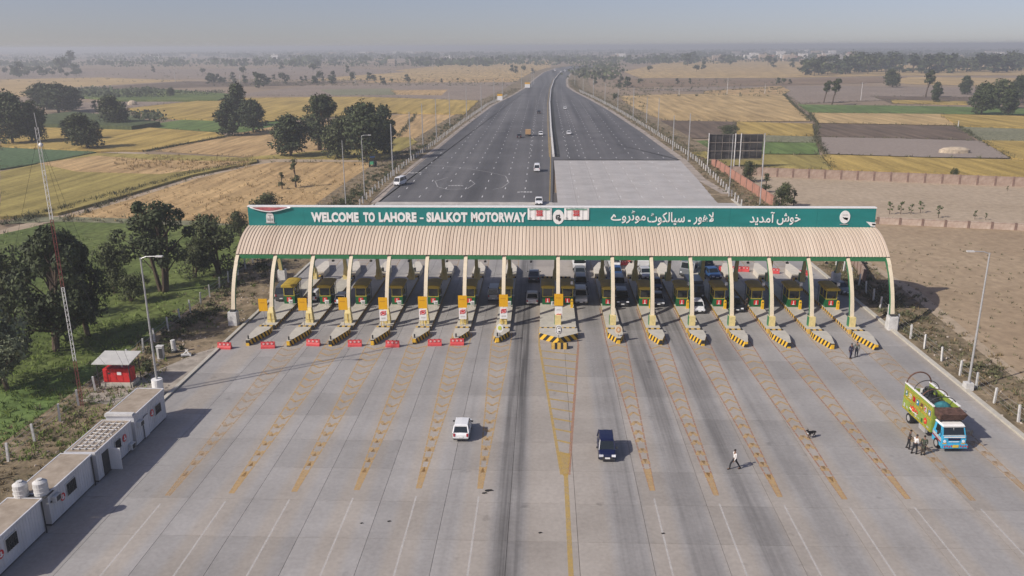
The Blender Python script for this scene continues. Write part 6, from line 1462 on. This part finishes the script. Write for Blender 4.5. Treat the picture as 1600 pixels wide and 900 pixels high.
    tl = [('pel', 'hip-1'), ('pel', 'hip1')]; rs3 = {n_: rad[n_]+.026 for n_ in rad}; rs3['pel'] = .125
    for sd in (-1, 1): tl += [(f'hip{sd}', f'kn{sd}'), (f'kn{sd}', f'an{sd}')]
    mesh('trousers', tl, rs3, trousers)
    for sd in (-1, 1):
        a = J[f'an{sd}']*k; MB().loft([[(a.x-w_, a.y+yy, max(0, a.z-.08)), (a.x-w_*.8, a.y+yy, max(0, a.z-.08)+h_), (a.x+w_*.8, a.y+yy, max(0, a.z-.08)+h_), (a.x+w_, a.y+yy, max(0, a.z-.08))] for yy, w_, h_ in ((.08, .04, .09), (-.02, .05, .1), (-.14, .055, .06), (-.22, .035, .04))]).build('shoe', hairm, t, local=True, fixn=True)
    return t
cw = mat('white_cotton', (.62, .60, .57), .9, .08, 5); cb = mat('black_cotton', (.025, .025, .028), .9, .2, 5); cn = mat('navy_cotton', (.03, .03, .06), .9, .2, 5); cg = mat('grey_green_cotton', (.09, .10, .085), .9, .15, 5); cd_ = mat('dark_brown_cotton', (.05, .04, .032), .9, .2, 5); co = mat('olive_cotton', (.055, .065, .045), .9, .15, 5)
person(1147, 733, 'person in a white shirt and dark trousers striding across the plaza', cw, cb, R(-70), .85, hgt=1.85)
person(1328.5, 560, 'person in a long dark navy outfit standing left of another by the rightmost island nose', cn, cn, R(20), .15, long_=True, hgt=1.84)
person(1337.5, 557.5, 'person in a grey-green long shirt walking by the rightmost island nose', cg, cn, R(-20), .3, long_=True, hgt=1.84)
person(1418.5, 701, 'person in dark brown clothes leftmost of the three by the painted truck', cd_, cb, R(70), .2, .1, hgt=1.85, arms=(.5, .4))
person(1428, 709, 'person in a white shirt in the middle of the three by the painted truck', cw, cb, R(110), .3, .15, hgt=1.85, arms=(.4, .6))
person(1441.5, 711, 'person in a long olive tunic rightmost of the three by the painted truck', co, cd_, R(160), .1, .15, True, (.3, .3), 1.85)
person(1166, 484, 'person in dark clothes standing between the fifth and sixth right-hand islands', cd_, cb, R(30), .2, hgt=1.75)
# black dog
x, y = G(1267, 684); t = thing('dog', 'black dog with a pale chest standing beside the chevron hatching', 'dog', (x, y, 0)); t.rotation_euler = (0, 0, R(-62)); t.scale = (1.15,)*3
furb = mat('black_fur', (.015, .014, .013), .8, .3, 8)
V = [(0, .32, .52), (0, .05, .50), (0, -.22, .50), (0, -.36, .62), (0, -.44, .76), (0, -.56, .74), (0, -.66, .71), (0, .46, .46), (0, .60, .34)]; E_ = [(0, 1), (1, 2), (2, 3), (3, 4), (4, 5), (5, 6), (0, 7), (7, 8)]; Rr = [.10, .105, .14, .075, .085, .05, .032, .03, .02]
for s in (-1, 1):
    n = len(V); V += [(s*.09, .30, .42), (s*.10, .22, .30), (s*.10, .38, .17), (s*.10, .34, .03), (s*.10, .28, .02)]; E_ += [(0, n), (n, n+1), (n+1, n+2), (n+2, n+3), (n+3, n+4)]; Rr += [.075, .045, .025, .022, .02]
    n = len(V); V += [(s*.09, -.24, .36), (s*.09, -.20, .20), (s*.09, -.22, .03), (s*.09, -.28, .02)]; E_ += [(2, n), (n, n+1), (n+1, n+2), (n+2, n+3)]; Rr += [.06, .03, .022, .02]
b_ = skin_mesh('body', V, E_, Rr, furb, t)
for s in (-1, 1): MB().add([(s*.03, -.42, .82), (s*.09, -.42, .80), (s*.07, -.40, .93), (s*.06, -.45, .84)], [(0, 1, 2), (1, 3, 2), (3, 0, 2)]).build('ear', furb, t, local=True)
MB().ball((0, -.33, .46), (.07, .08, .1), 0, 8, 6).build('chest_patch', whited, t, local=True)
# scraps lying on the plaza
for k, (px, py, s_) in enumerate(((764, 767, .34), (757, 771, .2), (844, 833, .13), (1036, 834, .12), (608, 815, .13), (565, 818, .1))):
    x, y = G(px, py); mb = MB(); mb.tube([(x+s_*math.cos(a), y+s_*.45*math.sin(a), .03+.02*math.sin(a*2)) for a in [q*.9 for q in range(6)]], .035, 5); mb.box((x, y, .04), (s_*1.4, s_*.5, .06), 0, .3)
    tag(mb.build('rubber_scrap', black), ['largest black rubber scrap below the yellow hatching left of the centre', 'smaller black rubber scrap touching the largest one', 'black scrap near the bottom edge left of the yellow line', 'black scrap at the end of the white lane line right of the yellow line', 'black scrap between white lane lines at lower left of centre', 'tiniest black scrap at lower left of centre'][k], 'scrap')

# ================================================================== FAR HOUSES
hw_ = [mat('house_white', (.74, .72, .68), .8, .1, .3), mat('house_buff', (.42, .33, .25), .85, .15, .3), mat('house_pink_brick', (.38, .22, .17), .85, .15, .3), mat('house_grey', (.36, .35, .33), .85, .1, .3)]
def house(px, py, w_, d_, h_, m_, label, group, tower=False):
    x, y = G(px, py); t = thing('farm_house', label, 'house', (x, y, -.4), group)
    MB().box((x, y, h_/2-.4), (w_, d_, h_)).build('wall', hw_[m_], t); MB().box((x, y, h_-.25), (w_+.5, d_+.5, .3)).build('roof', hw_[(m_+3) % 4], t)
    mb = MB()
    for s in (-1, 1): mb.box((x, y+s*d_/2, h_+.2), (w_, .25, .7)); mb.box((x+s*w_/2, y, h_+.2), (.25, d_-.3, .7))
    mb.build('parapet', hw_[m_], t); n = max(2, int(w_/3.2))
    for q in range(n):
        if q == n//2: MB().box((x-w_/2+w_*(q+.5)/n, y-d_/2-.03, .7), (1.2, .1, 2.2)).build('door', darkm, t)
        else: MB().box((x-w_/2+w_*(q+.5)/n, y-d_/2-.03, 1.5), (1.3, .1, 1.3)).build('window', darkm, t)
        if h_ > 6: MB().box((x-w_/2+w_*(q+.5)/n, y-d_/2-.03, 5), (1.3, .1, 1.3)).build('window', darkm, t)
    if tower: MB().box((x+w_*.3, y, h_+1.8), (3, 3, 3)).build('stair_tower', hw_[m_], t)
HR = [(1168, 90, 0), (1178, 88, 0), (1146, 91, 0), (1192, 92, 1), (1204, 91, 2), (1226, 89, 0), (1232, 93, 1), (1245, 92, 2), (1254, 90, 0), (1283, 91, 1), (1290, 89, 0), (1301, 92, 0), (1308, 94, 3), (1318, 92, 0), (1327, 90, 1), (1220, 84, 0), (1300, 82, 0), (1255, 80, 0), (1211, 81, 3), (1150, 84, 3), (1276, 83, 1), (1331, 86, 2), (1561, 87, 0), (1545, 84, 3), (961, 90, 1), (969, 89, 0), (990, 92, 3), (1120, 92, 1)]
for k, (px, py, m_) in enumerate(HR):
    py += 2.5; s = pxm(px, py); house(px, py, rnd.uniform(10, 17)/s, rnd.uniform(10, 18), min(rnd.uniform(6, 10)/s, 13), m_, ['whitewashed', 'buff plastered', 'pink brick', 'grey concrete'][m_]+' flat-roofed house in the far village on the right', 'houses of the far village on the right', k % 3 == 0)
HL = [(228, 88, 1), (238, 90, 0), (246, 89, 0), (287, 88, 3), (305, 88, 1), (350, 88, 3), (425, 89, 0), (431, 91, 0), (470, 86, 1), (567, 84, 0), (580, 83, 1), (620, 82, 0), (640, 83, 0), (655, 83, 1), (690, 85, 3), (10, 88, 1), (150, 84, 3), (520, 84, 1), (700, 95, 0), (612, 98, 1), (592, 96, 1)]
for k, (px, py, m_) in enumerate(HL):
    py += 2; s = pxm(px, py); house(px, py, rnd.uniform(8, 13)/s, rnd.uniform(8, 14), min(rnd.uniform(5, 9)/s, 12), m_, ['whitewashed', 'buff plastered', 'pink brick', 'grey concrete'][m_]+' flat-roofed house among trees far off on the left', 'far houses on the left', k % 3 == 0)
# power poles in the fields
pp = None
for k, (px, py, h_) in enumerate([(1345, 156, 26), (1136, 147, 24), (274, 128, 20), (555, 130, 15), (746, 108, 12), (676, 110, 12), (375, 128, 26), (1497, 198, 10), (1195, 146, 14), (1061, 148, 9)]):
    x, y = G(px, py); s = pxm(px, py); hh = h_/s/.96; lab = 'pale concrete power pole standing alone in the fields'
    if pp is None:
        pp = thing('power_pole', lab, 'pole', (x, y, -.3), 'power poles in the fields'); MB().tube([(0, 0, 0), (0, 0, 9)], [.22, .14], 6).build('pole', whited, pp, local=True); MB().box((0, 0, 8.4), (2.2, .15, .15)).build('cross_arm', darkm, pp, local=True); pp.scale = (1, 1, hh/9)
    else: copy_tree(pp, (x, y, -.3), 0, lab, scale=(1, 1, hh/9))

rank_labels('tree belt in the upper right', '# tree from the left in the long belt across the upper right fields')
rank_labels('scattered far trees on the left', '# small far tree from the left in the open fields left of the motorway')
rank_labels('scattered far trees on the right', '# small far tree from the left in the open fields right of the motorway')
rank_labels('hedgerow trees on the left', '# low scrubby hedgerow tree from the left across the far left fields')
rank_labels('power poles in the fields', '# pale power pole from the left, standing alone in the fields')
for grp, wh in (('houses of the far village on the right', 'in the far village on the right'), ('far houses on the left', 'among trees far off on the left')):
    hs = sorted([o for o in COL.objects if o.get('group') == grp], key=lambda o: o.location.x/o.location.y)
    for k, o in enumerate(hs): o['label'] = f"{ordw(k)} flat-roofed {o['label'].split()[0]} house from the left {wh}"
# ================================================================== HAZE
hz = MB().box((0, 7000, 18.6), (33000, 21000, 41.0)).build('haze', [])
hm = bpy.data.materials.new('haze_air'); hm.use_nodes = True; n = hm.node_tree; n.nodes.clear(); out = n.nodes.new('ShaderNodeOutputMaterial'); pv = n.nodes.new('ShaderNodeVolumePrincipled')
pv.inputs['Color'].default_value = (.84, .86, .865, 1); pv.inputs['Density'].default_value = .00046; pv.inputs['Anisotropy'].default_value = .2
n.links.new(pv.outputs[0], out.inputs['Volume']); hz.data.materials.append(hm); tag(hz, 'pale even haze over the whole plain', 'haze', kind='stuff')
